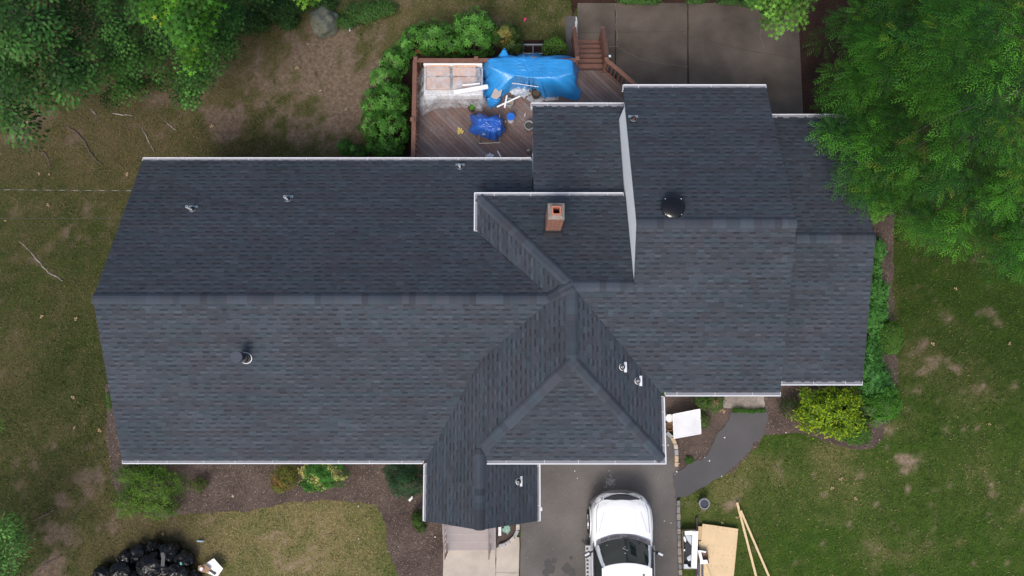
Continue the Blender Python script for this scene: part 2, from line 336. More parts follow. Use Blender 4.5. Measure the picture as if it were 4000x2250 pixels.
# driveway, path, walk
sheet('driveway', G((2030, 2420), (2672, 2420), (2650, 2200), (2642, 1950), (2652, 1930), (2652, 1880), (2640, 1700), (2030, 1700), (2022, 1990), (2034, 2060))[::-1], .010, asph, .012, label='worn asphalt driveway in front of the garage wing', cat='driveway')
sheet('path', G((2630, 1850), (2700, 1806), (2765, 1785), (2800, 1700), (2850, 1640), (2858, 1612), (2990, 1604), (2994, 1640), (2985, 1690), (2930, 1760), (2850, 1835), (2770, 1890), (2700, 1925), (2655, 1945), (2632, 1950))[::-1], .016, asph2, .05, label='curved dark asphalt footpath from driveway to the side door', cat='path')
sheet('walkway', G((1726, 2420), (1733, 2140), (1936, 2140), (1933, 2420))[::-1], .012, conc, .01, label='pale stained concrete walk below the front steps', cat='walkway')
sheet('walkway', G((1936, 2420), (1939, 2140), (1975, 2125), (2008, 2095), (2028, 2100), (2028, 2200), (2026, 2420))[::-1], .0105, conc, .01, label='pale concrete strip between front walk and driveway', cat='walkway')
sheet('concrete_pad', G((2835, 1520), (2985, 1520), (2985, 1590), (2965, 1602), (2900, 1605), (2822, 1592), (2828, 1560))[::-1], .03, roughslab, .03, label='rough crumbling concrete pad under the eave by the path', cat='pad')
# oil stains and cracks: thin real marks
mb = MB()
for px, py, r_ in ((2140, 2200, .16), (2150, 2222, .2), (2165, 2190, .1), (2215, 2222, .19), (2232, 2236, .15), (2130, 2235, .12), (2135, 2255, .1), (2290, 2118, .1), (2276, 2112, .06), (2230, 2178, .07), (2235, 2245, .14)):
    c = at(px, py); n = 14
    mb.poly([(c.x+math.cos(t*2*math.pi/n)*r_*U(.7, 1.1), c.y+math.sin(t*2*math.pi/n)*r_*U(.7, 1.1), .0145+len(mb.v)*2e-6) for t in range(n)])
tag(mb.build('oil_stain', M('oil', (.035, .033, .033), .6, var=.3, scale=10)), 'cluster of dark oil stains on the driveway left of the car', 'stain', kind='stuff')
mb = MB()
for k in range(90):
    c = at(2383+random.gauss(0, 9), 1880+random.gauss(0, 12)); r_ = U(.006, .03)
    mb.poly([(c.x+math.cos(t*1.26)*r_, c.y+math.sin(t*1.26)*r_*U(.6, 1.3), .0146+k*1e-5) for t in range(5)])
for k in range(90):
    px, py = (U(2040, 2640), U(1830, 2240)); c = at(px, py); r_ = U(.004, .014)
    mb.poly([(c.x+math.cos(t*1.26)*r_, c.y+math.sin(t*1.26)*r_, .0146) for t in range(5)])
tag(mb.build('paint_splash', M('splash', (.27, .265, .26), .8)), 'pale plaster splashes and grit on the driveway above the car', 'splash', kind='stuff')
def crackline(name, pts, wd, z, m, label):
    mb = MB(); P = []
    for (a, b) in zip(pts[:-1], pts[1:]):
        k = max(2, int(math.dist(a, b)/10))
        for j in range(k): P.append(at(a[0]+(b[0]-a[0])*j/k+U(-1.2, 1.2), a[1]+(b[1]-a[1])*j/k+U(-1, 1)))
    P.append(at(*pts[-1]))
    for a, b in zip(P[:-1], P[1:]):
        d = (b-a).normalized(); n_ = Vector((-d.y, d.x, 0))*wd*U(.4, 1)
        mb.poly([(a-n_).to_tuple()[:2]+(z,), (b-n_).to_tuple()[:2]+(z,), (b+n_).to_tuple()[:2]+(z,), (a+n_).to_tuple()[:2]+(z,)])
    return tag(mb.build(name, m), label, 'crack', kind='structure')
crk = M('crack_fill', (.15, .13, .105), .9, var=.3); crkd = M('crack_dark', (.02, .016, .012), .9); moss = M('moss', (.06, .048, .028), .95, var=.5, scale=14)
crackline('paint_line', [(2251, 66), (2252, 85), (2250, 105), (2252, 125), (2253, 142)], .045, .0084, M('white_residue', (.5, .5, .5), .8, var=.4, scale=20), 'broken white residue line between patio slab and grey slab')
crackline('crack', [(2404, 14), (2407, 60), (2404, 110), (2410, 130), (2411, 150), (2406, 165), (2413, 182), (2376, 183)], .016, .0075, crk, 'pale patched crack in the slab beside the stairs')
crackline('crack', [(2413, 182), (2450, 205), (2500, 230), (2560, 245), (2640, 255), (2690, 262)], .01, .0078, crk, 'long faint crack crossing the middle patio slab')
crackline('crack', [(2965, 65), (2975, 100), (2968, 140), (2980, 170), (2985, 200)], .014, .0079, crk, 'short pale crack in the slab near the tree')
crackline('crack', [(2770, 160), (2850, 180), (2930, 200), (3050, 218), (3125, 230)], .012, .0074, moss, 'mossy crack across the tree side slab')
crackline('crack', [(2686, 12), (2690, 100), (2688, 160), (2692, 330)], .022, .0082, moss, 'moss and leaf filled joint between two patio slabs')
crackline('crack', [(2270, 128), (2400, 126), (2680, 124)], .006, .0080, crkd, 'straight cross joint in the patio slabs')
crackline('crack', [(1937, 2235), (2027, 2238)], .006, .0150, crkd, 'straight joint across the pale walk')

# ------------------------------------------------------------------ grass blades and mulch chips (uncountable)
def scatter(name, n, box, accept, colf, length, width, z0, lean, m, label, cat, seed=1, up=.6):
    rg = np.random.default_rng(seed)
    x = rg.uniform(box[0], box[1], n); y = rg.uniform(box[2], box[3], n)
    k = accept(x, y, rg); x = x[k]; y = y[k]; n = len(x)
    a = rg.uniform(0, 2*np.pi, n); L = rg.uniform(*length, n); W = rg.uniform(*width, n); e = rg.uniform(*lean, n)
    dx, dy, dz = np.cos(a)*np.cos(e), np.sin(a)*np.cos(e), np.sin(e)
    b = np.stack([x, y, np.full(n, z0)+rg.uniform(0, .012, n)], -1); s_ = np.stack([-np.sin(a)*W/2, np.cos(a)*W/2, np.zeros(n)], -1); d = np.stack([dx, dy, dz], -1)*L[:, None]
    if up > 0: V = np.stack([b-s_, b+s_, b+d], 1); q = 3
    else: V = np.stack([b-s_, b+s_, b+s_+d, b-s_+d], 1); q = 4
    me = bpy.data.meshes.new(name); me.vertices.add(n*q); me.vertices.foreach_set('co', V.reshape(-1))
    me.loops.add(n*q); me.loops.foreach_set('vertex_index', np.arange(n*q)); me.polygons.add(n)
    me.polygons.foreach_set('loop_start', np.arange(n)*q); me.polygons.foreach_set('loop_total', np.full(n, q)); me.update(calc_edges=True)
    c = colf(x, y, rg); ca = me.color_attributes.new('Col', 'FLOAT_COLOR', 'CORNER')
    ca.data.foreach_set('color', np.repeat(np.concatenate([c, np.ones((n, 1))], 1), q, axis=0).reshape(-1))
    me.materials.append(m); o = bpy.data.objects.new(name, me); scn.collection.objects.link(o)
    return tag(o, label, cat, kind='stuff')
HARD = [BED_FRONT, BED_STOOP, BED_GARAGE, BED_SIDE, BED_TREE, BED_TOP, BED_BACK, G((2256, 12), (3116, 12), (3150, 640), (2250, 640)), G((2205, 55), (2260, 55), (2260, 240), (2205, 240)),
 G((1726, 2420), (1733, 1700), (2642, 1700), (2642, 1950), (2672, 2420)), G((2630, 1850), (2700, 1806), (2765, 1785), (2800, 1700), (2850, 1640), (2858, 1612), (2990, 1604), (2994, 1640), (2985, 1690), (2930, 1760), (2850, 1835), (2770, 1890), (2700, 1925), (2655, 1945), (2632, 1950)),
 [(-11.3, -2), (7.5, -2), (7.5, 8.5), (-11.3, 7)]]
def grass_ok(x, y, rg):
    ok = np.ones(len(x), bool)
    for P in HARD: ok &= ~inpoly(x, y, P)
    d, g = masks(x, y); return ok & (rg.uniform(0, 1, len(x)) > d*1.3)
def area_tone(x, y):
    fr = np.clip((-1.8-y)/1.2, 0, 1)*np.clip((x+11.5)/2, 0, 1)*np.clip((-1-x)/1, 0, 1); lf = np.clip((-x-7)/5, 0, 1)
    return .78+.50*fr-.16*lf+.36*np.clip((x-3.5)/2, 0, 1)*np.clip((1-y)/3, 0, 1)  # grass tone by area; left side darkened to imitate lens vignette
def grass_col(x, y, rg):
    d, g = masks(x, y); n = len(x); t = rg.uniform(0, 1, n)[:, None]; lush = n2(x, y, .3, 12)[:, None]
    cl_ = n2(x, y, 2.3, 14)[:, None]; gr = np.array([.014, .042, .004])*(1-t)+np.array([.062, .118, .013])*t; gr = gr*(.45+.8*lush+.5*cl_)*(.62+.75*n2(x, y, 6.5, 15)[:, None])
    dr = np.array([.085, .068, .028])*(1-t)+np.array([.29, .235, .12])*t
    k = (rg.uniform(0, 1, n) < g*.95+.035)[:, None]
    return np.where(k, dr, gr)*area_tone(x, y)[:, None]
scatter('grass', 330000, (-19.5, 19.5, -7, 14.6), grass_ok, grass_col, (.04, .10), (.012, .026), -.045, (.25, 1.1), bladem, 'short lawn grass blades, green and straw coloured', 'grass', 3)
def in_beds(x, y, rg):
    ok = np.zeros(len(x), bool)
    for P in (BED_FRONT, BED_GARAGE, BED_SIDE, BED_STOOP): ok |= inpoly(x, y, P)
    for P in HARD[9:]: ok &= ~inpoly(x, y, P)
    return ok
def chip_col(x, y, rg):
    t = rg.uniform(0, 1, len(x))[:, None]**2.2
    return np.array([.04, .027, .022])*(1-t)+np.array([.30, .23, .18])*t
scatter('mulch_chips', 130000, (-15, 14.5, -6.8, 9), in_beds, chip_col, (.02, .07), (.007, .018), .004, (-.05, .4), chipm, 'loose shredded bark chips over the planting beds', 'mulch', 5, up=0)

# ------------------------------------------------------------------ house
HOUSE = thing('house', 'sprawling white house under a dark slate blue shingle roof with several ridges', 'house')
TONES = [(.045, .054, .068), (.043, .052, .066), (.048, .058, .072), (.041, .048, .060), (.046, .051, .063), (.043, .047, .058), (.041, .054, .067)]
def clip(P, Q):
    out = P
    for i in range(len(Q)):
        a, b = Q[i], Q[(i+1) % len(Q)]; inp, out = out, []
        if not inp: return []
        for j in range(len(inp)):
            p, q = inp[j], inp[(j+1) % len(inp)]
            sp = (b[0]-a[0])*(p[1]-a[1])-(b[1]-a[1])*(p[0]-a[0]); sq = (b[0]-a[0])*(q[1]-a[1])-(b[1]-a[1])*(q[0]-a[0])
            if sp >= 0: out.append(p)
            if (sp >= 0) != (sq >= 0):
                t = sp/(sp-sq); out.append((p[0]+(q[0]-p[0])*t, p[1]+(q[1]-p[1])*t))
    return out
def shingles(polys, plane, seed, tone=1.0, label=None):
    """polys: convex plan polygons (x,y) on the plane z=a+bx+cy; real overlapping tabs"""
    rg = random.Random(seed); a, b, c = plane; s = math.hypot(b, c)
    up = Vector((b/s, c/s, s)).normalized(); h = Vector((b/s, c/s))       # up-slope
    e = Vector((-h.y, h.x, 0)); k = math.cos(math.atan(s)); nrm = Vector((-b, -c, 1)).normalized()
    org = Vector((0, 0, a))
    loc = []
    for P in polys:
        q = []
        for x, y in P: q.append((x*e.x+y*e.y, (x*h.x+y*h.y)/k))
        ar = sum(q[i][0]*q[(i+1) % len(q)][1]-q[(i+1) % len(q)][0]*q[i][1] for i in range(len(q)))
        loc.append(q if ar > 0 else q[::-1])
    def w3(u, v, n=0): return org+e*u+up*v+nrm*n
    umin = min(p[0] for q in loc for p in q); umax = max(p[0] for q in loc for p in q); vmin = min(p[1] for q in loc for p in q); vmax = max(p[1] for q in loc for p in q)
    mb = MB(); EX = .143; row = 0; v = vmin
    while v < vmax:
        u = umin-rg.random()*.3; run = 0; bt = rg.choice(TONES); big = 1
        while u < umax:
            wd = rg.choice((.12, .15, .18, .22, .26)) if run % 2 == 0 else rg.choice((.14, .17, .20, .24)); raised = (run % 2 == 0)
            if rg.random() < .22 or run % 7 == 0: bt = rg.choice(TONES)
            cl = .96+.16*noise.noise(Vector((u*.5, v*.7, seed)))+rg.uniform(-.05, .05)
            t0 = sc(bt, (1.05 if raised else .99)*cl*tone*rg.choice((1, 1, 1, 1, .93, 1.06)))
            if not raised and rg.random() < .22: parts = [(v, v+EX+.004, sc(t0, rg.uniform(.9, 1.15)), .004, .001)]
            elif raised: parts = [(v, v+EX*.84, t0, .0105, .0048), (v+EX*.84, v+EX+.006, sc(t0, .70), .0048, .004)]  # upper edge darkened as the shadow line under the next course
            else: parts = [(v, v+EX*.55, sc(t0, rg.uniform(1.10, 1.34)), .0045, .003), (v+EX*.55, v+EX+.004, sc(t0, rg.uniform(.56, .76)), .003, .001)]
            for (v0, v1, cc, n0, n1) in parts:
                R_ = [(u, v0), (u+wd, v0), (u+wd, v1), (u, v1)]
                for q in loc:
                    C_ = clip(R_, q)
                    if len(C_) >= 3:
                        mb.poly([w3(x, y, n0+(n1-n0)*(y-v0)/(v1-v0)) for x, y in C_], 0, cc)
                        if v0 == v:
                            lw = [p for p in C_ if abs(p[1]-v0) < 1e-6]
                            if len(lw) == 2:
                                p, r2 = lw; mb.poly([w3(p[0], p[1], n0), w3(r2[0], r2[1], n0), w3(r2[0], r2[1], -.004), w3(p[0], p[1], -.004)], 0, sc(cc, .6))  # riser colour darkened to deepen the course shadow line
            u += wd; run += 1
        v += EX; row += 1
    for q in loc:   # deck boards under the shingles
        n = len(q); top = [w3(x, y, -.006) for x, y in q]; bot = [w3(x, y, -.10) for x, y in q]
        mb.add(top+bot, [tuple(range(n)), tuple(range(2*n-1, n-1, -1))]+[(i, (i+1) % n, n+(i+1) % n, n+i)[::-1] for i in range(n)], 1)
    o = mb.build('roof_slope', [shingle, M('drip_edge', (.05, .055, .065), .6)], HOUSE)
    if label: o['label'] = label
    return o
def plS(z0, y0, s): return (z0-s*y0, 0, s)      # rises to the north from (y0,z0)
def plN(z0, y0, s): return (z0+s*y0, 0, -s)
def plE(z0, x0, s): return (z0-s*x0, s, 0)      # rises to the east
def plW(z0, x0, s): return (z0+s*x0, -s, 0)
MS = plS(3, -2.46, .458); MN = plN(3, 7.13, .458); CN = plN(4.21, 5.66, .405); CS = plS(4.21, -.40, .393); RN = plN(4.21, 9.06, .393)
WU = (5.418-.385*1.68, .385, 0); WL = plE(3, -2.68, .80); PE = plW(3.0, .86, .793); WE = (5.418+.4425*1.68, -.4425, 0)
HS = plS(4.21, -2.33, .4166); CW = plE(4.21, -1.14, .4254); EN = plN(3.1, 8.92, .29); FS = plS(3.2, -.1, .3186); FN = plN(3.2, 8.5, .3186)
g = .10; JX, JY = 1.68, 2.675
shingles([[(-11.82, -2.46+g), (-2.62, -2.46+g), (-.917, .619), (-.917, 2.335), (-11.82, 2.335)], [(-.917, .619), (1.15, 2.335), (-.917, 2.335)]], MS, 1, 1.0, 'wide front slope of the long left wing')
shingles([[(-11.82, 2.335), (-1.14, 2.335), (-1.14, 7.13-g), (-11.82, 7.13-g)], [(-1.14, 4.488), (-1.14, 2.335), (1.178, 2.335)], [(-1.14, 4.95), (.64, 4.95), (.64, 7.13-g), (-1.14, 7.13-g)]], MN, 2, 1.0, 'rear slope of the long left wing with three white pipes')
shingles([[(-1.14+g, 5.66-g), (3.42, 5.66-g), (3.42, 2.675), (JX, JY)]], CN, 3)
shingles([[(-1.14+g, 5.66-g), (-1.14+g, 4.43), (1.178, 2.335), (JX, JY)]], CW, 4)
shingles([[(3.42, .714), (4.32, -.40+g), (7.79, -.40+g), (7.79, 4.33), (3.42, 4.33)], [(JX, JY), (3.42, .714), (3.42, 2.675)]], CS, 5, 1.0, 'tall front slope of the raised right block')
shingles([[(3.42, 4.33), (7.79, 4.33), (7.79, 9.06-g), (3.42, 9.06-g)]], RN, 6)
shingles([[(-.917, -1.85), (JX, .57), (JX, JY), (1.15, 2.335), (-.917, .619)]], WU, 7)
shingles([[(-2.68+g, -4.13), (-.917, -4.13), (-.917, .619), (-2.68+g, -2.30)]], WL, 8)
shingles([[(-.917, -4.13), (.86-g, -4.13), (.86-g, -1.9), (-.917, -1.9)]], PE, 9, 1.0, 'small slope of the entrance porch facing the driveway')
shingles([[(4.43-g, -2.25), (4.43-g, -.30), (JX, JY), (JX, .57)]], WE, 10)
shingles([[(4.35, -2.33+g), (JX, .57), (-.917, -1.85), (-.70, -2.33+g)]], HS, 11, 1.0, 'triangular hip slope above the driveway')
shingles([[(.66, 8.92-g), (3.40, 8.92-g), (3.40, 5.5), (.66, 5.5)], [(3.40, 8.36), (3.60, 8.36), (3.60, 8.92-g), (3.40, 8.92-g)]], EN, 12)
shingles([[(7.74, -.1+g), (10.68, -.1+g), (10.68, 4.2), (7.74, 4.2)]], FS, 13)
shingles([[(7.74, 4.2), (10.68, 4.2), (10.68, 8.5-g), (7.74, 8.5-g)]], FN, 14)
def zat(pl, x, y): return pl[0]+pl[1]*x+pl[2]*y
def caps(a, b, slopeL, slopeR, seed, half=.155, raise0=.018):
    """ridge or hip caps from a (low, first laid) to b; slopeL/R: planes left and right"""
    rg = random.Random(seed); a = Vector(a); b = Vector(b); d = b-a; L = d.length; d.normalize()
    side = Vector((-d.y, d.x, 0)).normalized(); mb = MB(); x = 0; tone = rg.choice(TONES); left = 0
    def side_pt(p, sgn, pl, n):
        q = p+side*sgn*half; z = zat(pl, q.x, q.y); return Vector((q.x, q.y, z+n))
    while x < L-.02:
        if left <= 0: tone = sc(rg.choice(TONES), rg.uniform(.88, 1.32)); left = rg.choice((1, 1, 2, 2, 3))
        left -= 1; x1 = min(L, x+.19); p0 = a+d*x; p1 = a+d*x1; n0, n1 = raise0+.010, raise0
        c = sc(tone, rg.uniform(.95, 1.05))
        l0, l1 = side_pt(p0, 1, slopeL, n0), side_pt(p1, 1, slopeL, n1); r0, r1 = side_pt(p0, -1, slopeR, n0), side_pt(p1, -1, slopeR, n1)
        c0, c1 = p0+Vector((0, 0, n0)), p1+Vector((0, 0, n1))
        for pl, u0, u1 in ((1, l0, l1), (-1, r0, r1)):
            m0, m1 = c0.lerp(u0, .5)+Vector((0, 0, .022)), c1.lerp(u1, .5)+Vector((0, 0, .022))
            ff = [[c0, c1, m1, m0], [m0, m1, u1, u0], [u0, u1, u1-Vector((0, 0, .03)), u0-Vector((0, 0, .03))]]
            for q in ff: mb.poly(q if pl < 0 else q[::-1], 0, c)
        mb.poly([l0, c0, r0, r0-Vector((0, 0, .02)), c0-Vector((0, 0, .02)), l0-Vector((0, 0, .02))], 0, sc(c, .7))
        x = x1
    return mb.build('ridge_cap', capm, HOUSE)
def P3(x, y, pl): return (x, y, zat(pl, x, y))
caps(P3(-11.84, 2.335, MS), P3(1.15, 2.335, MS), MN, MS, 21)
caps(P3(1.0, 2.335, MS), (JX, JY, 5.418), CW, WU, 22, raise0=.03)
caps(P3(-1.0, 5.51, CW), (JX, JY, 5.418), CN, CW, 23, raise0=.02)
caps((3.40, JY, 5.418), (JX-.05, JY, 5.418), CS, CN, 24)
caps((JX, .55, 5.418), (JX, JY+.05, 5.418), WU, WE, 25)
caps(P3(4.32, -2.2, HS), (JX, .57, 5.418), HS, WE, 26, raise0=.024)
caps(P3(-.80, -1.86, HS), (JX, .57, 5.418), WU, HS, 27, raise0=.03)
caps(P3(-.917, -4.14, WL), P3(-.917, -1.9, WL), WL, PE, 28, raise0=.02)
caps(P3(3.40, 4.33, CS), P3(7.80, 4.33, CS), RN, CS, 29)
caps(P3(7.80, 4.2, FS), P3(10.69, 4.2, FS), FN, FS, 30)

def gutter(x0, y0, x1, y1, z, out, ends=True):
    """outer edge from (x0,y0) to (x1,y1); 'out' is the outward unit vector"""
    a = Vector((x0, y0, z)); b = Vector((x1, y1, z)); o_ = Vector((*out, 0)); W = .125; d = (b-a).normalized(); L = (b-a).length
    mb = MB(); up = Vector((0, 0, 1))
    mb.bar(a-o_*.016-up*.055, b-o_*.016-up*.055, .032, .12)             # front lip
    mb.bar(a-o_*W*.5-up*.105, b-o_*W*.5-up*.105, W-.032, .012)
    mb.bar(a-o_*(W+.02)-up*.12, b-o_*(W+.02)-up*.12, .022, .20)          # fascia
    if ends:
        for p, s in ((a, 1), (b, -1)): mb.bar(p-o_*.002-up*.055+d*s*.006, p-o_*W-up*.055+d*s*.006, .012, .12)
    t = U(.3, .7)
    n = max(1, int(L/.95))
    gu = mb.build('gutter', white, HOUSE)
    mb2 = MB(); mb2.bar(a-o_*(.032+(W-.02)/2)-up*.012+d*.013, b-o_*(.032+(W-.02)/2)-up*.012-d*.013, W-.02, .008)
    g2 = mb2.build('gutter_guard', guardm, gu)
    for k in range(n):
        q = a+d*(t+k*L/n+U(-.08, .08))
        if (q-a).length < L-.05: mb3 = MB(); mb3.bar(q-o_*.034-up*.004, q-o_*(W-.004)-up*.004, .018, .008); mb3.build('gutter_bracket', M('bracket', (.5, .5, .52), .5), gu)
E_ = (1, 0); W_ = (-1, 0); N_ = (0, 1); S_ = (0, -1)
gutter(-11.82, -2.46, -2.68, -2.46, 3.05, S_)
gutter(-2.68, -2.452, -2.68, -4.14, 3.046, W_)
gutter(.86, -4.14, .86, -1.9, 3.046, E_)
gutter(-.79, -2.34, 4.43, -2.34, 4.26, S_)
gutter(4.43, -2.333, 4.43, -.41, 4.256, E_)
gutter(4.436, -.41, 7.80, -.41, 4.26, S_)
gutter(7.82, -.1, 10.68, -.1, 3.25, S_)
gutter(-11.82, 7.13, .62, 7.13, 3.05, N_)
gutter(.60, 8.92, 3.62, 8.92, 3.15, N_)
gutter(-1.14, 5.66, 3.36, 5.66, 4.26, N_)
gutter(-1.14, 5.652, -1.14, 4.47, 4.256, W_)
gutter(3.40, 9.06, 7.80, 9.06, 4.26, N_)
gutter(7.82, 8.5, 10.68, 8.5, 3.25, N_)
# rake boards along the gables
def rake(x, pts, side):
    mb = MB()
    for (y0, z0), (y1, z1) in zip(pts[:-1], pts[1:]): mb.bar((x-side*.05, y0, z0-.18), (x-side*.05, y1, z1-.18), .02, .14)
    mb.build('rake_board', white, HOUSE)
rake(-11.82, [(-2.4, 3.03), (2.335, 5.196), (7.07, 3.03)], -1)
rake(3.42, [(2.8, 5.466), (4.33, 6.068), (9.0, 4.235)], -1)
rake(7.79, [(-.35, 4.23), (4.33, 6.068), (9.0, 4.235)], 1)
rake(10.68, [(-.05, 3.215), (4.2, 4.57), (8.45, 3.215)], 1)
mb = MB(); mb.bar((-2.6, -4.08, 2.9), (-.917, -4.08, 4.24), .02, .13); mb.bar((.80, -4.08, 2.88), (-.917, -4.08, 4.24), .02, .13); mb.build('rake_board', white, HOUSE)
# walls
def siding_mat():
    m = siding; n = m.node_tree; N, L = n.nodes, n.links; b = N['Principled BSDF']
    g_ = N.new('ShaderNodeNewGeometry'); s = N.new('ShaderNodeSeparateXYZ'); L.new(g_.outputs['Position'], s.inputs[0])
    q = N.new('ShaderNodeMath'); q.operation = 'MULTIPLY'; q.inputs[1].default_value = 9; L.new(s.outputs[2], q.inputs[0])
    f = N.new('ShaderNodeMath'); f.operation = 'FRACT'; L.new(q.outputs[0], f.inputs[0])
    bp = N.new('ShaderNodeBump'); bp.inputs['Strength'].default_value = .7; bp.inputs['Distance'].default_value = .02; bp.invert = True
    L.new(f.outputs[0], bp.inputs['Height']); L.new(bp.outputs[0], b.inputs['Normal'])
siding_mat()
def wallbox(x0, y0, x1, y1, z0, z1, name='wall'):
    mb = MB(); mb.box(((x0+x1)/2, (y0+y1)/2, (z0+z1)/2), (x1-x0, y1-y0, z1-z0)); return mb.build(name, siding, HOUSE)
def gable(x0, x1, pts):
    mb = MB(); n = len(pts); A = [(x0, y, z) for y, z in pts]; B = [(x1, y, z) for y, z in pts]
    mb.add(A+B, [tuple(range(n)), tuple(range(2*n-1, n-1, -1))]+[(i, n+i, n+(i+1) % n, (i+1) % n) for i in range(n)]); mb.build('wall', siding, HOUSE)
gable(-11.5, -2.0, [(-2.0, -.1), (-2.0, 2.95), (2.335, 4.95), (6.7, 2.95), (6.7, -.1)])
gable(-2.0, .6, [(-1.3, -.1), (-1.3, 3.3), (2.335, 4.9), (6.7, 2.95), (6.7, -.1)])
wallbox(-1.0, 3.0, 3.3, 5.3, 2.9, 4.1); wallbox(.72, 5.3, 3.35, 8.35, -.1, 3.0)
mb = MB(); mb.prism([(.72, 5.6), (3.35, 5.6), (3.35, 8.35), (.72, 8.35)], 3.0, 3.05); mb.build('wall', siding, HOUSE)
gable(.70, 3.38, [(5.45, 2.9), (5.45, 4.00), (8.35, 3.16), (8.35, 2.9)])
gable(3.425, 7.5, [(.2, -.1), (.2, 4.3), (4.33, 5.92), (8.33, 4.35), (8.33, -.1)])
gable(7.5, 10.35, [(.3, -.1), (.3, 3.15), (4.2, 4.4), (8.1, 3.15), (8.1, -.1)])
wallbox(-.6, -1.95, 4.1, .4, -.1, 4.1)
wallbox(-2.3, -2.0, -.6, .2, -.1, 3.0)
gable(-.62, -.60, [(-1.9, 2.9), (-1.9, 4.1), (.4, 4.1), (.4, 2.9)])
# porch posts, garage door, windows, doors
for x in (-2.4, .5):
    mb = MB(); mb.box((x, -3.8, 1.75), (.14, .14, 2.45)); mb.box((x, -3.8, .62), (.2, .2, .2)); mb.box((x, -3.8, 2.88), (.2, .2, .1)); mb.build('porch_post', white, HOUSE)
mb = MB(); mb.box((.85, -3.8, 2.95), (-.12, .1, .1)); mb.box((-.95, -3.8, 2.98), (3.1, .12, .14)); mb.build('porch_beam', white, HOUSE)
gd = MB()
for k in range(4):
    gd.box((2.3, -1.972, .33+k*.53), (2.9, .04, .51))
    for j in range(4): gd.box((1.25+j*.7, -1.995, .33+k*.53), (.52, .012, .33))
gd.build('garage_door', boardwhite, HOUSE, bevel=.008)
def window(x, y, z, wd, h, d):
    f = MB(); nx_, ny_ = d; t = Vector((-ny_, nx_, 0)); c = Vector((x, y, z)); n_ = Vector((nx_, ny_, 0))
    for s in (-1, 1):
        f.bar(c+t*s*wd/2-Vector((0, 0, h/2)), c+t*s*wd/2+Vector((0, 0, h/2)), .07, .07, up=n_); f.bar(c-t*wd/2+Vector((0, 0, s*h/2)), c+t*wd/2+Vector((0, 0, s*h/2)), .07, .07)
    f.bar(c-t*wd/2, c+t*wd/2, .04, .04); f.bar(c-t*(wd/2+.05)-Vector((0, 0, h/2+.05))+n_*.04, c+t*(wd/2+.05)-Vector((0, 0, h/2+.05))+n_*.04, .12, .04)
    o = f.build('window', white, HOUSE); p = MB(); p.bar(c-t*(wd/2-.03)-n_*.012, c+t*(wd/2-.03)-n_*.012, .01, h-.06); p.build('pane', M('window_glass', (.03, .04, .05), .05), o)
for x in (-9.8, -7.2, -4.6): window(x, -2.02, 1.9, 1.3, 1.1, S_)
for x in (-9.5, -6.5): window(x, 6.72, 1.9, 1.1, 1.0, N_)
window(-11.52, 2.2, 2.0, 1.0, 1.2, W_); window(10.37, 4.2, 1.8, 1.0, 1.2, E_); window(6.0, .18, 2.2, 1.2, 1.2, S_); window(9.0, .28, 1.9, 1.1, 1.1, S_); window(.70, 7.0, 2.0, .8, 1.1, W_)
mb = MB(); mb.box((-1.4, -2.02, 1.6), (.95, .05, 2.1)); mb.build('front_door', M('door_paint', (.12, .03, .025), .4), HOUSE, bevel=.01)
mb = MB(); mb.box((4.75, .17, 1.05), (.9, .05, 2.05)); mb.build('side_door', boardwhite, HOUSE, bevel=.01)

# plumbing vents
def vent(px, py, pl, h, flat, up, pr=.034, pm=None, fm=None):
    b = on(px, py, pl); n_ = Vector((-pl[1], -pl[2], 1)).normalized(); upv = Vector((pl[1], pl[2], 0)).normalized()
    upv = (upv-n_*upv.dot(n_)).normalized(); sv = n_.cross(upv)
    mb = MB(); mb.tube([b-Vector((0, 0, .05)), b+Vector((0, 0, h))], pr, 12); mb.tube([b+Vector((0, 0, h)), b+Vector((0, 0, h+.002))], [pr*.72, pr*.70], 12, 1)
    vp = mb.build('vent_pipe', [pm or pvc, blackmet], HOUSE)
    mb = MB(); q = MB()
    c = b+n_*.016
    q.tube([c+n_*.002, c+n_*.012, c+n_*.018], [.098, .096, .085], 24); q.build('boot_ring', fm or tin, vp)
    mb.tube([c+n_*.010, c+n_*.026, c+n_*.055, b+Vector((0, 0, .12))+n_*.0], [.091, .086, .055, pr+.004], 20); mb.build('pipe_boot', rubber, vp, smooth=True)
    if flat:
        f = MB(); cc = b+n_*.018-upv*.11*up; M3 = Matrix((sv, upv, n_)).transposed()
        f.box(cc, (.29, .09, .006), mat=M3); f.box(cc-upv*.03*up+n_*.002, (.25, .02, .008), mat=M3); f.build('flashing_plate', fm or tin, vp)
vent(752, 820, MN, .42, True, -1 if False else 1, fm=None)
vent(1125, 780, MN, .36, True, 1)
vent(1797, 655, MN, .28, True, 1, pr=.034)
vent(2474, 467, RN, .24, True, 1, pr=.03, pm=M('copper', (.30, .10, .06), .45, metal=.6))
W1 = M('white_flash', (.78, .80, .82), .4, var=.05)
vent(2429, 1434, WE, .16, True, 1, fm=W1); vent(2489, 1488, WE, .16, True, 1, fm=W1); vent(2023, 1881, PE, .18, True, 1, fm=W1)
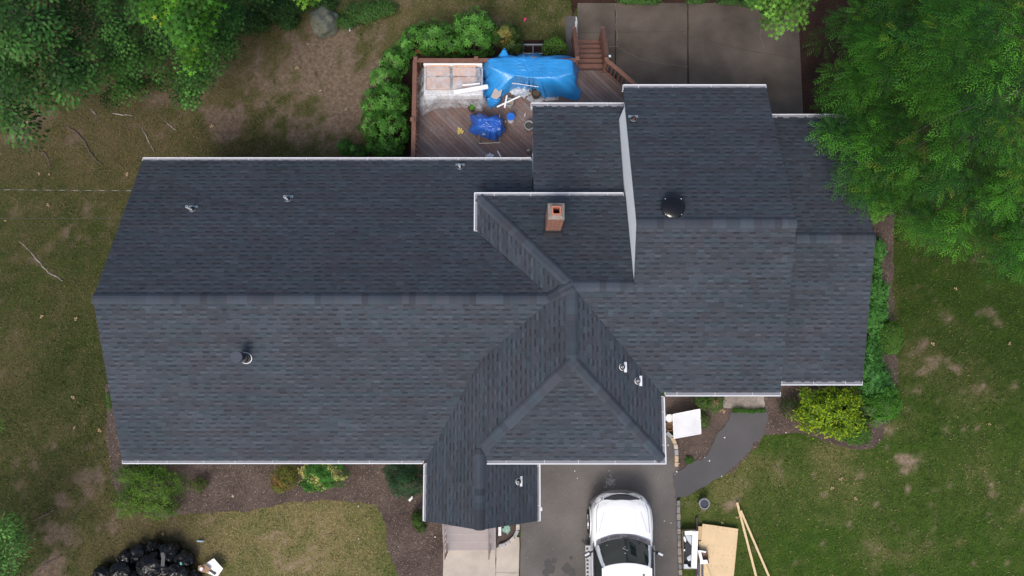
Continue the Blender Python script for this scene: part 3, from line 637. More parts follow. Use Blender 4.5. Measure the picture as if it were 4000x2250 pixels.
# dark metal flue with cap on the front slope
b = on(960, 1398, MS); mb = MB(); mb.tube([b-Vector((0, 0, .1)), b+Vector((0, 0, .30))], .135, 28); mb.tube([b+Vector((0, 0, .30)), b+Vector((0, 0, .66))], .112, 28)
fl = mb.build('flue_pipe', blackmet, HOUSE, smooth=False)
mb = MB(); mb.tube([b+Vector((0, 0, .64)), b+Vector((0, 0, .70)), b+Vector((0, 0, .73))], [.17, .17, .16], 32); mb.build('flue_cap', slatemet, fl)
mb = MB()
for z, r_ in ((.30, .146), (.38, .12)): mb.tube([b+Vector((0, 0, z)), b+Vector((0, 0, z+.012))], r_, 28)
mb.build('flue_band', M('band', (.12, .12, .13), .4, metal=.8), fl)
nn = Vector((-MS[1], -MS[2], 1)).normalized(); mb = MB(); mb.tube([b+nn*.010, b+nn*.018], [.182, .176], 36); mb.build('flashing_ring', pvc, fl)
mb = MB(); mb.tube([b+nn*.012, b+nn*.06], [.168, .14], 36); mb.build('storm_collar', rubber, fl)
# round attic fan dome
b = on(2626, 812, RN)
mb = MB(); mb.tube([b-Vector((0, 0, .1)), b+Vector((0, 0, .12))], .24, 32); rv = mb.build('attic_fan', blackmet, HOUSE)
mb = MB(); rr = [(.325, .09), (.335, .11), (.33, .13), (.305, .14), (.29, .15), (.25, .165), (.18, .18), (.09, .19), (.01, .193)]
mb.grid([[b+Vector((math.cos(t)*r_, math.sin(t)*r_, z)) for t in [2*math.pi*j/48 for j in range(48)]] for r_, z in rr], closed=True)
mb.build('fan_dome', M('dome_black', (.004, .004, .005), .10, var=.1), rv, smooth=True)
for k in range(4):
    mb = MB(); t = .78+k*math.pi/2; mb.tube([b+Vector((math.cos(t)*.312, math.sin(t)*.312, .13)), b+Vector((math.cos(t)*.312, math.sin(t)*.312, .15))], .011, 8); mb.build('bolt', pvc, rv)
# chimney
cy0 = at(2160, 905, 4.85).y
def chz(py):
    d = ray(2170, py); return CAM_H+d.z*cy0/d.y
ztop = chz(857); xl = at(2131, 905, 4.85).x; xr = at(2188, 905, 4.85).x; cxm = (xl+xr)/2; cw = xr-xl; cdp = cw
def brick_mat():
    m, n, b_ = new_mat('brick'); N, L = n.nodes, n.links; g_ = N.new('ShaderNodeNewGeometry'); s = N.new('ShaderNodeSeparateXYZ'); L.new(g_.outputs['Position'], s.inputs[0])
    ad = N.new('ShaderNodeMath'); ad.operation = 'ADD'; L.new(s.outputs[0], ad.inputs[0]); L.new(s.outputs[1], ad.inputs[1])
    cb = N.new('ShaderNodeCombineXYZ'); L.new(ad.outputs[0], cb.inputs[0]); L.new(s.outputs[2], cb.inputs[1])
    br = N.new('ShaderNodeTexBrick'); L.new(cb.outputs[0], br.inputs['Vector']); br.inputs['Scale'].default_value = 1; br.inputs['Brick Width'].default_value = .21; br.inputs['Row Height'].default_value = .075
    br.inputs['Mortar Size'].default_value = .009; br.inputs['Color1'].default_value = (.22, .060, .038, 1); br.inputs['Color2'].default_value = (.11, .036, .028, 1); br.inputs['Mortar'].default_value = (.30, .24, .20, 1)
    nz = N.new('ShaderNodeTexNoise'); nz.inputs['Scale'].default_value = 7; L.new(g_.outputs['Position'], nz.inputs[0]); mx = N.new('ShaderNodeMix'); mx.data_type = 'RGBA'; L.new(nz.outputs[0], mx.inputs[0])
    L.new(br.outputs[0], mx.inputs[6]); mx.inputs[7].default_value = (.16, .065, .042, 1); L.new(mx.outputs[2], b_.inputs['Base Color']); b_.inputs['Roughness'].default_value = .9
    bp = N.new('ShaderNodeBump'); bp.inputs['Strength'].default_value = .6; bp.inputs['Distance'].default_value = .01; bp.invert = True; L.new(br.outputs['Fac'], bp.inputs['Height']); L.new(bp.outputs[0], b_.inputs['Normal']); return m
mb = MB()
def sqr(h, z): return [(cxm+sx*h, cy0+cdp/2+sy*h, z) for sx, sy in ((-1, -1), (1, -1), (1, 1), (-1, 1))]
rows = [sqr(cw/2, 4.3)]
for k in range(int((ztop-4.95)/.075)):
    z = 4.92+k*.075; rows += [sqr(cw/2, z), sqr(cw/2+.006, z+.004), sqr(cw/2+.006, z+.060), sqr(cw/2, z+.064)]
rows += [sqr(cw/2, ztop), sqr(.10, ztop), sqr(.10, 4.4)]
mb.grid(rows, closed=True)
ch = mb.build('chimney', brick_mat(), HOUSE)
mb = MB(); hw_ = cw/2+.012; o0 = [(cxm+sx*hw_, cy0+cdp/2+sy*hw_, ztop) for sx, sy in ((-1, -1), (1, -1), (1, 1), (-1, 1))]
o1 = [(x, y, ztop+.05) for x, y, z in o0]; i1 = [(cxm+sx*.13, cy0+cdp/2+sy*.13, ztop+.10) for sx, sy in ((-1, -1), (1, -1), (1, 1), (-1, 1))]
mb.grid([o0, o1, i1, [(cxm+sx*.10, cy0+cdp/2+sy*.10, ztop+.10) for sx, sy in ((-1, -1), (1, -1), (1, 1), (-1, 1))], [(cxm+sx*.10, cy0+cdp/2+sy*.10, ztop) for sx, sy in ((-1, -1), (1, -1), (1, 1), (-1, 1))]], closed=True)
mb.build('chimney_crown', soil_mat('crown_mortar', [(.12, .10, .07), (.26, .23, .20), (.42, .38, .35)], 22, bump=.6), ch)
mb = MB(); fo, fi, zt = .118, .088, ztop+.17; S4 = ((-1, -1), (1, -1), (1, 1), (-1, 1)); cyc = cy0+cdp/2
def rsq(h, r_, z, n=5):
    out = []
    for sx, sy in ((1, 1), (-1, 1), (-1, -1), (1, -1)):
        a0 = math.atan2(sy, sx)-math.pi/4
        for k in range(n): t = a0+k/(n-1)*math.pi/2; out.append((cxm+sx*(h-r_)+math.cos(t)*r_, cyc+sy*(h-r_)+math.sin(t)*r_, z))
    return out
mb.grid([rsq(fo, .03, ztop+.05), rsq(fo, .03, zt), rsq(fi, .02, zt), rsq(fi, .02, 4.6)], closed=True); mb.poly(rsq(fi, .02, 4.6))
mb.build('flue', M('clay', (.42, .15, .10), .8, var=.2, scale=12), ch)
mb = MB(); mb.box((cxm, cy0+cdp/2, (4.4+zat(CN, 0, cy0)+.28)/2), (cw+.05, cdp+.07, zat(CN, 0, cy0)+.28-4.4)); mb.box((cxm, cy0-.06, zat(CN, 0, cy0)+.05), (cw+.14, .09, .02)); mb.build('flashing', rubber, ch)

# front steps
ST = thing('front_steps', 'pale grey concrete front steps with brown iron handrails below the porch', 'steps', (-1.3, -4.3, 0))
sx0, sx1 = at(1722, 2100, .2).x+.08, at(1938, 2100, .2).x
def ypx(py, z): return at(1830, py, z).y
mb = MB(); ys = [ypx(2053, .54), ypx(2085, .36), ypx(2115, .18), ypx(2146, 0)]
tops = [.54, .36, .18]
mb.box(((sx0+sx1)/2, (-1.9+ys[0])/2, .27), (sx1-sx0, -1.9-ys[0], .54))
st0 = mb.build('landing', stepc, ST)
for k in range(3):
    mb = MB(); z = .54-.18*(k); y0_, y1_ = (ys[k], ys[k+1]); z = .54-.18*k-.0
    mb.box(((sx0+sx1)/2, (ys[0]+.0+y1_)/2-.0, (z-.002*k)/2), (sx1-sx0-.004*k, ys[0]-y1_, z-.002*k)) if k == 0 else mb.box(((sx0+sx1)/2, (ys[k]+y1_)/2, z/2), (sx1-sx0-.006*k, ys[k]-y1_-.002, z))
    mb.build('step', stepc, ST, bevel=.012)
iron = M('brown_iron', (.13, .09, .08), .5)
for x in (sx0+.12, sx1-.22):
    mb = MB(); a = Vector((x, -3.6, 1.42)); b = Vector((x, ys[3]-.10, .92)); a1 = Vector((x, -4.2, 1.42))
    mb.bar(a, a1, .045, .045); mb.bar(a1, b, .045, .045); mb.bar(Vector((x, a1.y, .66)), Vector((x, b.y+.05, .2)), .03, .03)
    mb.bar((x, b.y, 0), (x, b.y, .94), .035, .035); mb.bar((x, -4.2, .5), (x, -4.2, 1.42), .035, .035)
    for k in range(8):
        t = (k+.5)/8; p = a1.lerp(b, t); mb.bar(p, p-Vector((0, 0, .72)), .014, .014)
    mb.build('handrail', iron, ST)

# ------------------------------------------------------------------ deck
DZ = 1.1
DK = thing('wooden_deck', 'red brown wooden deck with railings and stairs behind the house', 'deck', (0, 9, 0))
DP = [(-3.36, 6.2), (4.9, 6.2), (4.9, 9.2), (4.62, 9.62), (3.24, 10.92), (-3.36, 10.92)]
mb = MB(); s2 = math.sqrt(.5); un = (s2, s2); ud = (s2, -s2)   # boards run NW to SE
PQ = [(x*ud[0]+y*ud[1], x*un[0]+y*un[1]) for x, y in DP]
ar = sum(PQ[i][0]*PQ[(i+1) % 6][1]-PQ[(i+1) % 6][0]*PQ[i][1] for i in range(6)); PQ = PQ if ar > 0 else PQ[::-1]
t = min(p[1] for p in PQ); rg = random.Random(4)
while t < max(p[1] for p in PQ):
    s0 = min(p[0] for p in PQ)-rg.random()*3
    while s0 < max(p[0] for p in PQ):
        ln = rg.choice((2.4, 3.0, 3.6)); C_ = clip([(s0, t), (s0+ln-.004, t), (s0+ln-.004, t+.134), (s0, t+.134)], PQ)
        if len(C_) >= 3:
            base = mixc((.165, .10, .08), (.20, .155, .14), rg.random()); base = sc(base, rg.uniform(.8, 1.12))
            pts = [(a*ud[0]+b_*un[0], a*ud[1]+b_*un[1]) for a, b_ in C_]; cxx = sum(p[0] for p in pts)/len(pts)
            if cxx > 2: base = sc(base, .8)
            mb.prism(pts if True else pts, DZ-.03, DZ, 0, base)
        s0 += ln
    t += .141
dkb = mb.build('decking', deckm, DK)
import bmesh
bm = bmesh.new(); bm.from_mesh(dkb.data); bmesh.ops.recalc_face_normals(bm, faces=bm.faces); bm.to_mesh(dkb.data); bm.free()
mb = MB(); mb.prism([(x*.995, 6.25 if y < 7 else y-.03) for x, y in DP], DZ-.25, DZ-.034); mb.build('deck_frame', M('dark_joist', (.03, .018, .013), .8), DK)
for x, y in ((-3.2, 10.8), (-1.2, 10.8), (1.0, 10.8), (-3.2, 8.5), (3.2, 10.8)):
    mb = MB(); mb.box((x, y, .42), (.14, .14, .86)); mb.build('deck_support', woodred, DK)
def railing(pts, zf=DZ, h=.92, posts=None, endpost=True):
    for (a, b) in zip(pts[:-1], pts[1:]):
        a = Vector((*a[:2], a[2] if len(a) > 2 else zf)); b = Vector((*b[:2], b[2] if len(b) > 2 else zf)); d = b-a; L = Vector((d.x, d.y)).length
        up = Vector((0, 0, h)); mb = MB(); mb.bar(a+up, b+up, .14, .035); mb.bar(a+up-Vector((0, 0, .075)), b+up-Vector((0, 0, .075)), .04, .09); mb.bar(a+Vector((0, 0, .1)), b+Vector((0, 0, .1)), .04, .08)
        mb.build('rail', woodred, DK)
        n = int(L/.165)
        for k in range(n):
            p = a.lerp(b, (k+.5)/n); mb = MB(); mb.bar(p+Vector((0, 0, .06)), p+up-Vector((0, 0, .05)), .035, .035); mb.build('baluster', woodred, DK)
def post(x, y, zf=DZ, h=1.0, z0=None):
    mb = MB(); z0 = zf-.3 if z0 is None else z0; mb.box((x, y, (z0+zf+h)/2), (.10, .10, zf+h-z0)); mb.box((x, y, zf+h+.008), (.135, .135, .03)); mb.build('railing_post', woodred, DK)
railing([(-3.31, 7.15), (-3.31, 10.86)]); railing([(-3.24, 10.87), (-1.25, 10.87)]); railing([(-1.25, 10.87), (2.17, 10.87)])
for x, y in ((-3.28, 10.89), (-3.35, 8.75), (-1.22, 10.9), (.75, 10.9), (2.22, 10.90), (-3.35, 7.2)): post(x, y)
railing([(3.25, 10.86), (4.60, 9.62)]); post(3.22, 10.88, h=.98); post(4.62, 9.62)
# stairs down to the patio
sy = [10.92, 11.10, 11.36, 11.62, 11.88, 12.14, 12.40]
for k in range(6):
    z = DZ-.18*(k+1)+.02; mb = MB(); y0_ = 10.94+.27*k
    mb.box((2.75, y0_+.15, z-.02), (.98, .30, .038)); mb.build('stair_tread', woodred, DK, bevel=.006)
    mb = MB(); mb.box((2.75, y0_-.002, z+.09), (.94, .02, .16)); mb.build('stair_riser', M('riser', (.085, .045, .033), .7, var=.2), DK)
for x in (2.24, 3.26):
    mb = MB(); mb.add([(x-.02, 10.92, DZ-.02), (x-.02, 10.92, DZ-.32), (x-.02, 12.3, 0), (x-.02, 12.62, 0), (x-.02, 12.62, .06), (x+.02, 10.92, DZ-.02), (x+.02, 10.92, DZ-.32), (x+.02, 12.3, 0), (x+.02, 12.62, 0), (x+.02, 12.62, .06)],
        [(0, 1, 2, 3, 4), (9, 8, 7, 6, 5), (0, 4, 9, 5), (1, 6, 7, 2), (3, 8, 9, 4)]); mb.build('stair_stringer', woodred, DK)
    railing([(x, 10.95, DZ), (x, 12.55, .06)], h=.90); post(x, 12.57, 0, .92, 0)
mb = MB(); cc = at(2381, 222, 1.95); mb.box((cc.x, cc.y, 1.86), (.12, .12, .2)); mb.box((cc.x, cc.y, 1.99), (.17, .17, .03)); mb.box((cc.x, cc.y, 2.01), (.07, .07, .02), 1)
tag(mb.build('lantern', [M('lantern_green', (.03, .045, .04), .4), pvc], bevel=.004), 'small dark square lantern beside the stair post on the deck', 'lantern')

# ------------------------------------------------------------------ draped covers
def resample(P, c, n, ph=0):
    out = []
    for j in range(n):
        t = 2*math.pi*j/n+ph; d = Vector((math.cos(t), math.sin(t))); best = None
        for i in range(len(P)):
            a = Vector(P[i][:2])-c; b = Vector(P[(i+1) % len(P)][:2])-c; e = b-a; den = d.x*e.y-d.y*e.x
            if abs(den) < 1e-9: continue
            s = (a.x*e.y-a.y*e.x)/den; u = (a.x*d.y-a.y*d.x)/den
            if s > 0 and -1e-6 <= u <= 1+1e-6 and (best is None or s > best[0]):
                za = P[i][2]+(P[(i+1) % len(P)][2]-P[i][2])*u; best = (s, za)
        if best is None: best = (.1, P[0][2])
        out.append(Vector((c.x+d.x*best[0], c.y+d.y*best[0], best[1])))
    return out
def drape(name, core, skirt, m, label, cat, n=150, rin=16, rout=16, fold=.05, seed=0, top=.03, sag=None, freq=9, parent=None, smooth=True):
    c = sum((Vector(p[:2]) for p in core), Vector((0, 0)))/len(core)
    A = resample([tuple(p) for p in core], c, n); B = resample([tuple(p) for p in skirt], c, n); zc = sum(p.z for p in A)/n; C0 = Vector((c.x, c.y, zc)); rows = []
    for i in range(1, rin+1):
        t = i/rin; row = []
        for j in range(n):
            p = C0.lerp(A[j], t**.9); z = noise.noise(Vector((p.x*2.2, p.y*3.5, seed)))*top+abs(noise.noise(Vector((p.x*7+p.y*3, p.y*9, seed+4))))*top*.9
            p = p.copy(); p.z += z; row.append(p)
        rows.append(row)
    for i in range(1, rout+1):
        t = i/rout; row = []
        for j in range(n):
            a, b = A[j], B[j]; th = 2*math.pi*j/n
            f = fold*math.sin(math.pi*min(1, t*1.0)*.5)*(noise.noise(Vector((math.cos(th)*freq*.5, math.sin(th)*freq*.5, seed+t*.6)))*1.6+abs(noise.noise(Vector((math.cos(th)*freq, math.sin(th)*freq, seed+9+t*.5))))*1.4-.3)
            h = t**.75; v = t**1.25
            p = Vector((a.x+(b.x-a.x)*h, a.y+(b.y-a.y)*h, a.z+(b.z-a.z)*v)); d = Vector((p.x-c.x, p.y-c.y, 0)).normalized()
            p += d*f; p.z = max(p.z+f*.4*(1-t), b.z+.004); row.append(p)
        rows.append(row)
    mb = MB(); mb.grid(rows, closed=True); k = len(mb.v); mb.v.append(tuple(C0+Vector((0, 0, top*.5))))
    for j in range(n): mb.f.append((k, (j+1) % n, j)[::-1]); mb.m.append(0); mb.c.append(None)
    o = mb.build(name, m, parent, smooth=smooth)
    bm = bmesh.new(); bm.from_mesh(o.data); bmesh.ops.recalc_face_normals(bm, faces=bm.faces)
    if sum(f.normal.z for f in bm.faces) < 0: bmesh.ops.reverse_faces(bm, faces=bm.faces)
    bm.to_mesh(o.data); bm.free()
    return tag(o, label, cat) if not parent else o
def A3(pts, z): return [at(x, y, z) for x, y in pts]
bluet = crease('light_blue_tarp', (.022, .24, .58), .28, 6, .35, dist=.02); bluet.node_tree.nodes['Principled BSDF'].inputs['Specular IOR Level'].default_value = .8
blued = crease('royal_blue_tarp', (.02, .10, .42), .33, 5, .5, dist=.04)
core = A3([(1914, 229), (1990, 227), (2080, 229), (2232, 233), (2237, 288), (2126, 303), (2060, 303), (1990, 290), (1918, 266)], DZ+1.05)
skirt = A3([(1890, 320), (1885, 270), (1900, 232), (1930, 222), (1972, 228), (2050, 216), (2110, 216), (2160, 226), (2232, 222), (2252, 238), (2256, 300), (2250, 330), (2284, 362), (2254, 390), (2222, 388), (2198, 372), (2175, 378), (2130, 388), (2085, 352), (2010, 345), (1990, 352), (1960, 340), (1940, 380), (1915, 408), (1895, 370)], DZ+.02)
drape('blue_tarp', core, skirt, bluet, 'bright light blue tarp tied over a long table on the deck', 'tarp', fold=.09, seed=3, freq=12, n=200, top=.02)
# tarp ear at the back and rope
c = at(1971, 212, DZ+1.0); mb = MB(); rows = []
for i in range(9):
    t = i/8; rows.append([c+Vector((math.sin(a)*(.16*(1-t*.75))*(1+.3*math.sin(a*3+t)), math.cos(a)*.07*(1-t*.5)+t*.10, -.12+t*.30)) for a in [2*math.pi*k/18 for k in range(18)]])
mb.grid(rows, closed=True); tag(mb.build('tarp_knot', bluet, smooth=True), 'gathered blue tarp corner sticking up at the back railing', 'tarp')
mb = MB(); mb.tube([at(1950, 314, DZ+.62)+Vector((0, -.04, 0)), at(2030, 322, DZ+.6)+Vector((0, -.06, 0)), at(2118, 336, DZ+.55)+Vector((0, -.05, 0)), at(2135, 338, DZ+.55)+Vector((0, -.05, 0)), at(2208, 330, DZ+.58)+Vector((0, -.05, 0)), at(2226, 331, DZ+.6)], .011, 6)
tag(mb.build('rope', boardwhite), 'thin white cord tied round the light blue tarp', 'rope')
core = A3([(1870, 463), (1905, 462), (1955, 468), (1957, 508), (1930, 512), (1900, 505), (1872, 490)], DZ+.8)
skirt = A3([(1840, 449), (1868, 443), (1888, 455), (1918, 457), (1948, 452), (1962, 464), (1967, 506), (1958, 530), (1944, 548), (1918, 545), (1890, 543), (1873, 526), (1852, 529), (1838, 516), (1832, 490), (1841, 470)], DZ+.22)
drape('chair_cover', core, skirt, blued, 'royal blue tarp crumpled over a metal chair on the deck', 'tarp', fold=.07, seed=8, freq=7, n=130, top=.07)
CH = thing('metal_chair', 'metal chair almost hidden under the royal blue tarp, feet showing', 'chair', at(1910, 520, DZ))
mb = MB(); a = at(1871, 560, DZ+.03); b = at(1954, 557, DZ+.03); galv = M('galvanised', (.4, .4, .38), .4, metal=.6)
mb.tube([a, b], .014, 8); mb.build('foot_rail', galv, CH)
for p in (a, b):
    mb = MB(); q = Vector((p.x*.97+at(1912, 520, DZ).x*.03, p.y+.75, DZ+.7)); mb.tube([p, Vector((q.x, p.y+.3, DZ+.25)), q], .012, 8); mb.build('leg', galv, CH)
mb = MB(); c = at(1912, 500, DZ+.42); mb.box(c, (.5, .5, .03)); mb.build('seat', galv, CH)
# sofa with cushions under clear plastic
SF = thing('outdoor_sofa', 'white two seat outdoor sofa with peach cushions under clear plastic', 'sofa', at(1770, 330, DZ))
s0 = at(1655, 370, DZ+.42); s1 = at(1886, 370, DZ+.42); yb = s0.y+1.02
mb = MB(); mb.box(((s0.x+s1.x)/2, (s0.y+yb)/2, DZ+.2), (s1.x-s0.x, yb-s0.y, .4)); mb.build('frame', boardwhite, SF, bevel=.02)
mb = MB(); mb.box(((s0.x+s1.x)/2, yb-.05, DZ+.45), (s1.x-s0.x-.02, .08, .6)); mb.build('backrest', boardwhite, SF, bevel=.02)
cush = M('peach_cushion', (.58, .36, .25), .85, var=.18, scale=5); navy = M('grey_piping', (.10, .12, .16), .8)
mb = MB(); mb.box(((s0.x+s1.x)/2, s0.y+.6, DZ+.41), (s1.x-s0.x-.12, .86, .03)); mb.build('seat_base', navy, SF)
for sx in (0, 1):
    xa = s0.x+.09+sx*.91; mb = MB(); mb.box((xa+.42, s0.y+.37, DZ+.50), (.82, .45, .14)); mb.build('seat_cushion', cush, SF, bevel=.035)
    mb = MB(); mb.box((xa+.42, s0.y+.80, DZ+.60), (.82, .38, .20), mat=Matrix.Rotation(R(18), 3, 'X')); mb.build('back_cushion', cush, SF, bevel=.05)
def clear_mat():
    m, n, b_ = new_mat('clear_plastic'); N, L = n.nodes, n.links
    m2 = crease('plastic_base', (.62, .66, .70), .18, 5, .5, alpha=1, dist=.03)
    m = m2; n = m.node_tree; N, L = n.nodes, n.links; b_ = N['Principled BSDF']; out = [q for q in N if q.type == 'OUTPUT_MATERIAL'][0]
    tr = N.new('ShaderNodeBsdfTransparent'); mx = N.new('ShaderNodeMixShader'); nz = N.new('ShaderNodeTexNoise'); nz.inputs['Scale'].default_value = 4; nz.inputs['Detail'].default_value = 6
    mr = N.new('ShaderNodeMapRange'); mr.inputs[1].default_value = .35; mr.inputs[2].default_value = .7; mr.inputs[3].default_value = .18; mr.inputs[4].default_value = .62
    g_ = N.new('ShaderNodeNewGeometry'); L.new(g_.outputs['Position'], nz.inputs[0]); L.new(nz.outputs[0], mr.inputs[0]); L.new(mr.outputs[0], mx.inputs[0])
    L.new(tr.outputs[0], mx.inputs[1]); L.new(b_.outputs[0], mx.inputs[2]); L.new(mx.outputs[0], out.inputs[0]); return m
clearp = clear_mat()
core = A3([(1668, 262), (1780, 262), (1872, 266), (1880, 300), (1886, 345), (1884, 368), (1770, 372), (1656, 370), (1658, 340), (1664, 300)], DZ+.74)
skirt = A3([(1640, 285), (1664, 258), (1760, 256), (1880, 258), (1888, 300), (1892, 350), (1905, 385), (1893, 415), (1885, 435), (1860, 432), (1840, 420), (1790, 418), (1720, 420), (1680, 432), (1655, 452), (1645, 438), (1630, 425), (1632, 380), (1640, 350), (1634, 320)], DZ+.02)
drape('plastic_sheet', core, skirt, clearp, 'wrinkled clear plastic sheet draped over the white sofa', 'plastic sheet', fold=.06, seed=21, freq=8, n=170, top=.012)
def plank(p0, p1, wd, z, name, label, m=boardwhite, th=.02, z1=None, cat='board', group=None):
    a = at(p0[0], p0[1], z); b = at(p1[0], p1[1], z if z1 is None else z1); mb = MB(); mb.bar(a, b, wd, th)
    return tag(mb.build(name, m, bevel=.003), label, cat, group)
plank((1772, 361), (1906, 338), .15, DZ+.83, 'trim_board', 'wide white trim board lying across the plastic covered sofa')
plank((1806, 333), (1874, 326), .05, DZ+.80, 'trim_board', 'narrow white trim strip above the wide board on the sofa')
plank((1941, 418), (2031, 376), .055, DZ+.40, 'trim_board', 'longer white strip of the crossed pair over an open bucket')
plank((1971, 421), (1980, 373), .055, DZ+.425, 'trim_board', 'shorter white strip of the crossed pair over an open bucket')
plank((1943, 589), (1956, 612), .045, DZ+.02, 'trim_board', 'short white offcut on deck near the main roof gutter')
plank((2048, 455), (2052, 442), .02, DZ+.02, 'wood_scrap', 'tiny pale splinter on the deck right of the blue lid')
plank((1973, 472), (1977, 480), .02, DZ+.02, 'wood_scrap', 'tiny white splinter on the deck left of the blue lid')
def bucket(px, py, z, r_, h, name, label, cat, bm_=None, inner=None, lid=None, rot=None, fill=.75):
    c = at(px, py, z); t = thing(name, label, cat, (c.x, c.y, z)); mb = MB()
    prof = [(r_*.86, 0), (r_*.93, h*.5), (r_, h*.93), (r_*1.06, h*.94), (r_*1.06, h), (r_*.96, h), (r_*.9, h*.5), (r_*.84, .02)]
    mb.grid([[c+Vector((math.cos(a)*q, math.sin(a)*q, zz)) for a in [2*math.pi*k/28 for k in range(28)]] for q, zz in prof], closed=True); mb.build('body', bm_ or boardwhite, t)
    if lid: mb = MB(); mb.tube([c+Vector((0, 0, h*.97)), c+Vector((0, 0, h+.015)), c+Vector((0, 0, h+.02))], [r_*1.1, r_*1.1, r_*.98], 28); mb.build('lid', lid, t)
    else: mb = MB(); mb.tube([c+Vector((0, 0, .01)), c+Vector((0, 0, h*fill))], r_*.9, 28); mb.build('contents', inner or M('mortar_in', (.3, .27, .22), .9, var=.3, scale=14), t)
    return t, c
bucket(1995, 470, DZ, .13, .35, 'bucket', 'bucket with round bright blue lid on the deck', 'bucket', lid=M('blue_lid', (.02, .14, .55), .4, var=.35, scale=16))
bucket(1990, 411, DZ, .135, .33, 'bucket', 'open plastic bucket under two crossed white strips', 'bucket', bm_=M('grey_plastic', (.42, .41, .40), .5))
bucket(2066, 500, DZ, .15, .30, 'bucket', 'open bucket of greenish water at the extension wall', 'bucket', bm_=M('grey_plastic'), inner=M('green_water', (.06, .065, .05), .12))
t, c = bucket(2093, 375, DZ, .15, .26, 'plant_pot', 'dark pot of dry brown soil beside the light blue tarp', 'pot', bm_=M('dark_pot', (.03, .025, .022), .6), inner=M('pot_soil', (.10, .065, .04), .95, var=.5, scale=25))
t, c = bucket(2742, 1962, 0, .16, .34, 'bucket', 'white rimmed bucket of dark water standing on the lawn', 'bucket', bm_=M('tin_bucket', (.45, .46, .48), .4, metal=.5), inner=M('dark_water', (.05, .055, .07), .15), fill=.85)
mb = MB(); mb.tube([c+Vector((math.cos(a)*.19, math.sin(a)*.19, .33-.03*math.sin(a*2))) for a in [math.pi*k/10 for k in range(11)]], .005, 6); mb.build('handle', galv, t)

def leaf(mb, p, d, up, L, W, col, kind='diamond'):
    s = d.cross(up)
    if s.length < 1e-4: s = Vector((1, 0, 0))
    s.normalize(); n_ = s.cross(d)
    if kind == 'diamond':
        mb.add([p, p+d*L*.5+s*W*.5-n_*W*.12, p+d*L-n_*L*.12, p+d*L*.5-s*W*.5-n_*W*.12], [(0, 1, 2, 3)], 0, col)
    elif kind == 'star':
        pts = []
        for k in range(10):
            t = k/10*2*math.pi; r_ = (L*.55 if k % 2 == 0 else L*.22); pts.append(p+d*L*.4+d*math.cos(t)*r_+s*math.sin(t)*r_-n_*(.05*L if k % 2 == 0 else 0))
        mb.add(pts, [tuple(range(10))], 0, col)
    elif kind == 'lobed':
        prof = [(0, .04), (.2, .10), (.32, .48), (.4, .16), (.56, .5), (.64, .18), (.8, .36), (1, .02)]
        pts = [p+d*L*a+s*W*b for a, b in prof]+[p+d*L*a-s*W*b for a, b in prof[::-1]]
        mb.add(pts, [tuple(range(len(pts)))], 0, col)
    elif kind == 'frond':
        for k in range(4):
            a = p+d*L*(.06+k*.25)-Vector((0, 0, 1))*L*.2*(k/4)**2; ll = W*(1-.45*abs(k-1.3)/2.7)
            for q in (-1, 1):
                e = (s*q*.85+d*.8).normalized(); b = a+e*ll-n_*ll*.15; wv = d*L*.055
                mb.add([a, a.lerp(b, .45)+wv, b, a.lerp(b, .45)-wv], [(0, 1, 2, 3)], 0, col)
def pick(pal):
    c = random.choice(pal); return sc(c, U(.75, 1.25))
def foliage_mesh(blobs, n, L, W, pal, rosette=1, kind='diamond', tilt=.5, shell=.72, acc=None, accp=0, lump=.25, seed=0):
    mb = MB(); vol = [b[3]*b[4] for b in blobs]; tot = sum(vol)
    for b, v in zip(blobs, vol):
        for i in range(int(n*v/tot)):
            z = U(-.15, 1); a = U(0, 2*math.pi); q = math.sqrt(max(0, 1-z*z)); dr = Vector((q*math.cos(a), q*math.sin(a), z))
            k = (shell+(1-shell)*rnd()**.6)*(1+lump*noise.noise(dr*2.6+Vector((b[0], b[1], seed)))*1.6+lump*.5*noise.noise(dr*6+Vector((b[0], b[1], seed))))
            p = Vector((b[0]+dr.x*b[3]*k, b[1]+dr.y*b[4]*k, max(.02, b[2]+dr.z*b[5]*k)))
            nrm = Vector((dr.x/b[3], dr.y/b[4], dr.z/b[5]+.35)).normalized(); col = pick(pal)
            if acc and noise.noise(Vector((p.x*2.2, p.y*2.2, seed+3)))+U(-.2, .2) > accp: col = pick(acc)
            t1 = nrm.orthogonal().normalized(); t2 = nrm.cross(t1); a0 = U(0, 6.28)
            for r_ in range(rosette):
                aa = a0+r_*2*math.pi/rosette+U(-.25, .25) if rosette > 1 else a0; ti = tilt+U(-.25, .25)
                d = ((t1*math.cos(aa)+t2*math.sin(aa))*math.cos(ti)+nrm*math.sin(ti)).normalized()
                leaf(mb, p, d, nrm, L*U(.7, 1.15), W*U(.8, 1.15), sc(col, U(.85, 1.15)), kind)
    return mb
def shrub(name, label, cat, blobs, n, L, W, pal, group=None, stems=5, **kw):
    c = blobs[0]; t = thing(name, label, cat, (c[0], c[1], 0), group)
    foliage_mesh(blobs, n, L, W, pal, **kw).build('foliage', leafm, t)
    mb = MB()
    for k in range(stems):
        b = random.choice(blobs); a = U(0, 6.28); e = Vector((b[0]+math.cos(a)*b[3]*.6, b[1]+math.sin(a)*b[4]*.6, b[2]+b[5]*.4)); s = Vector((b[0]+U(-.08, .08), b[1]+U(-.08, .08), -.05))
        mb.tube([s, s.lerp(e, .5)+Vector((U(-.05, .05), U(-.05, .05), .05)), e], [.022, .015, .006], 6)
    mb.build('stem', bark, t); return t
def B(px, py, rx, ry, h, z=None):
    """blob: centre and radii in photo pixels at mid height, h metres tall"""
    z = h*.45 if z is None else z; c = at(px, py, h*.6); k = (CAM_H-h*.6)/FPX*1.01; return (c.x, c.y, z, rx*k, ry*k, h-z)
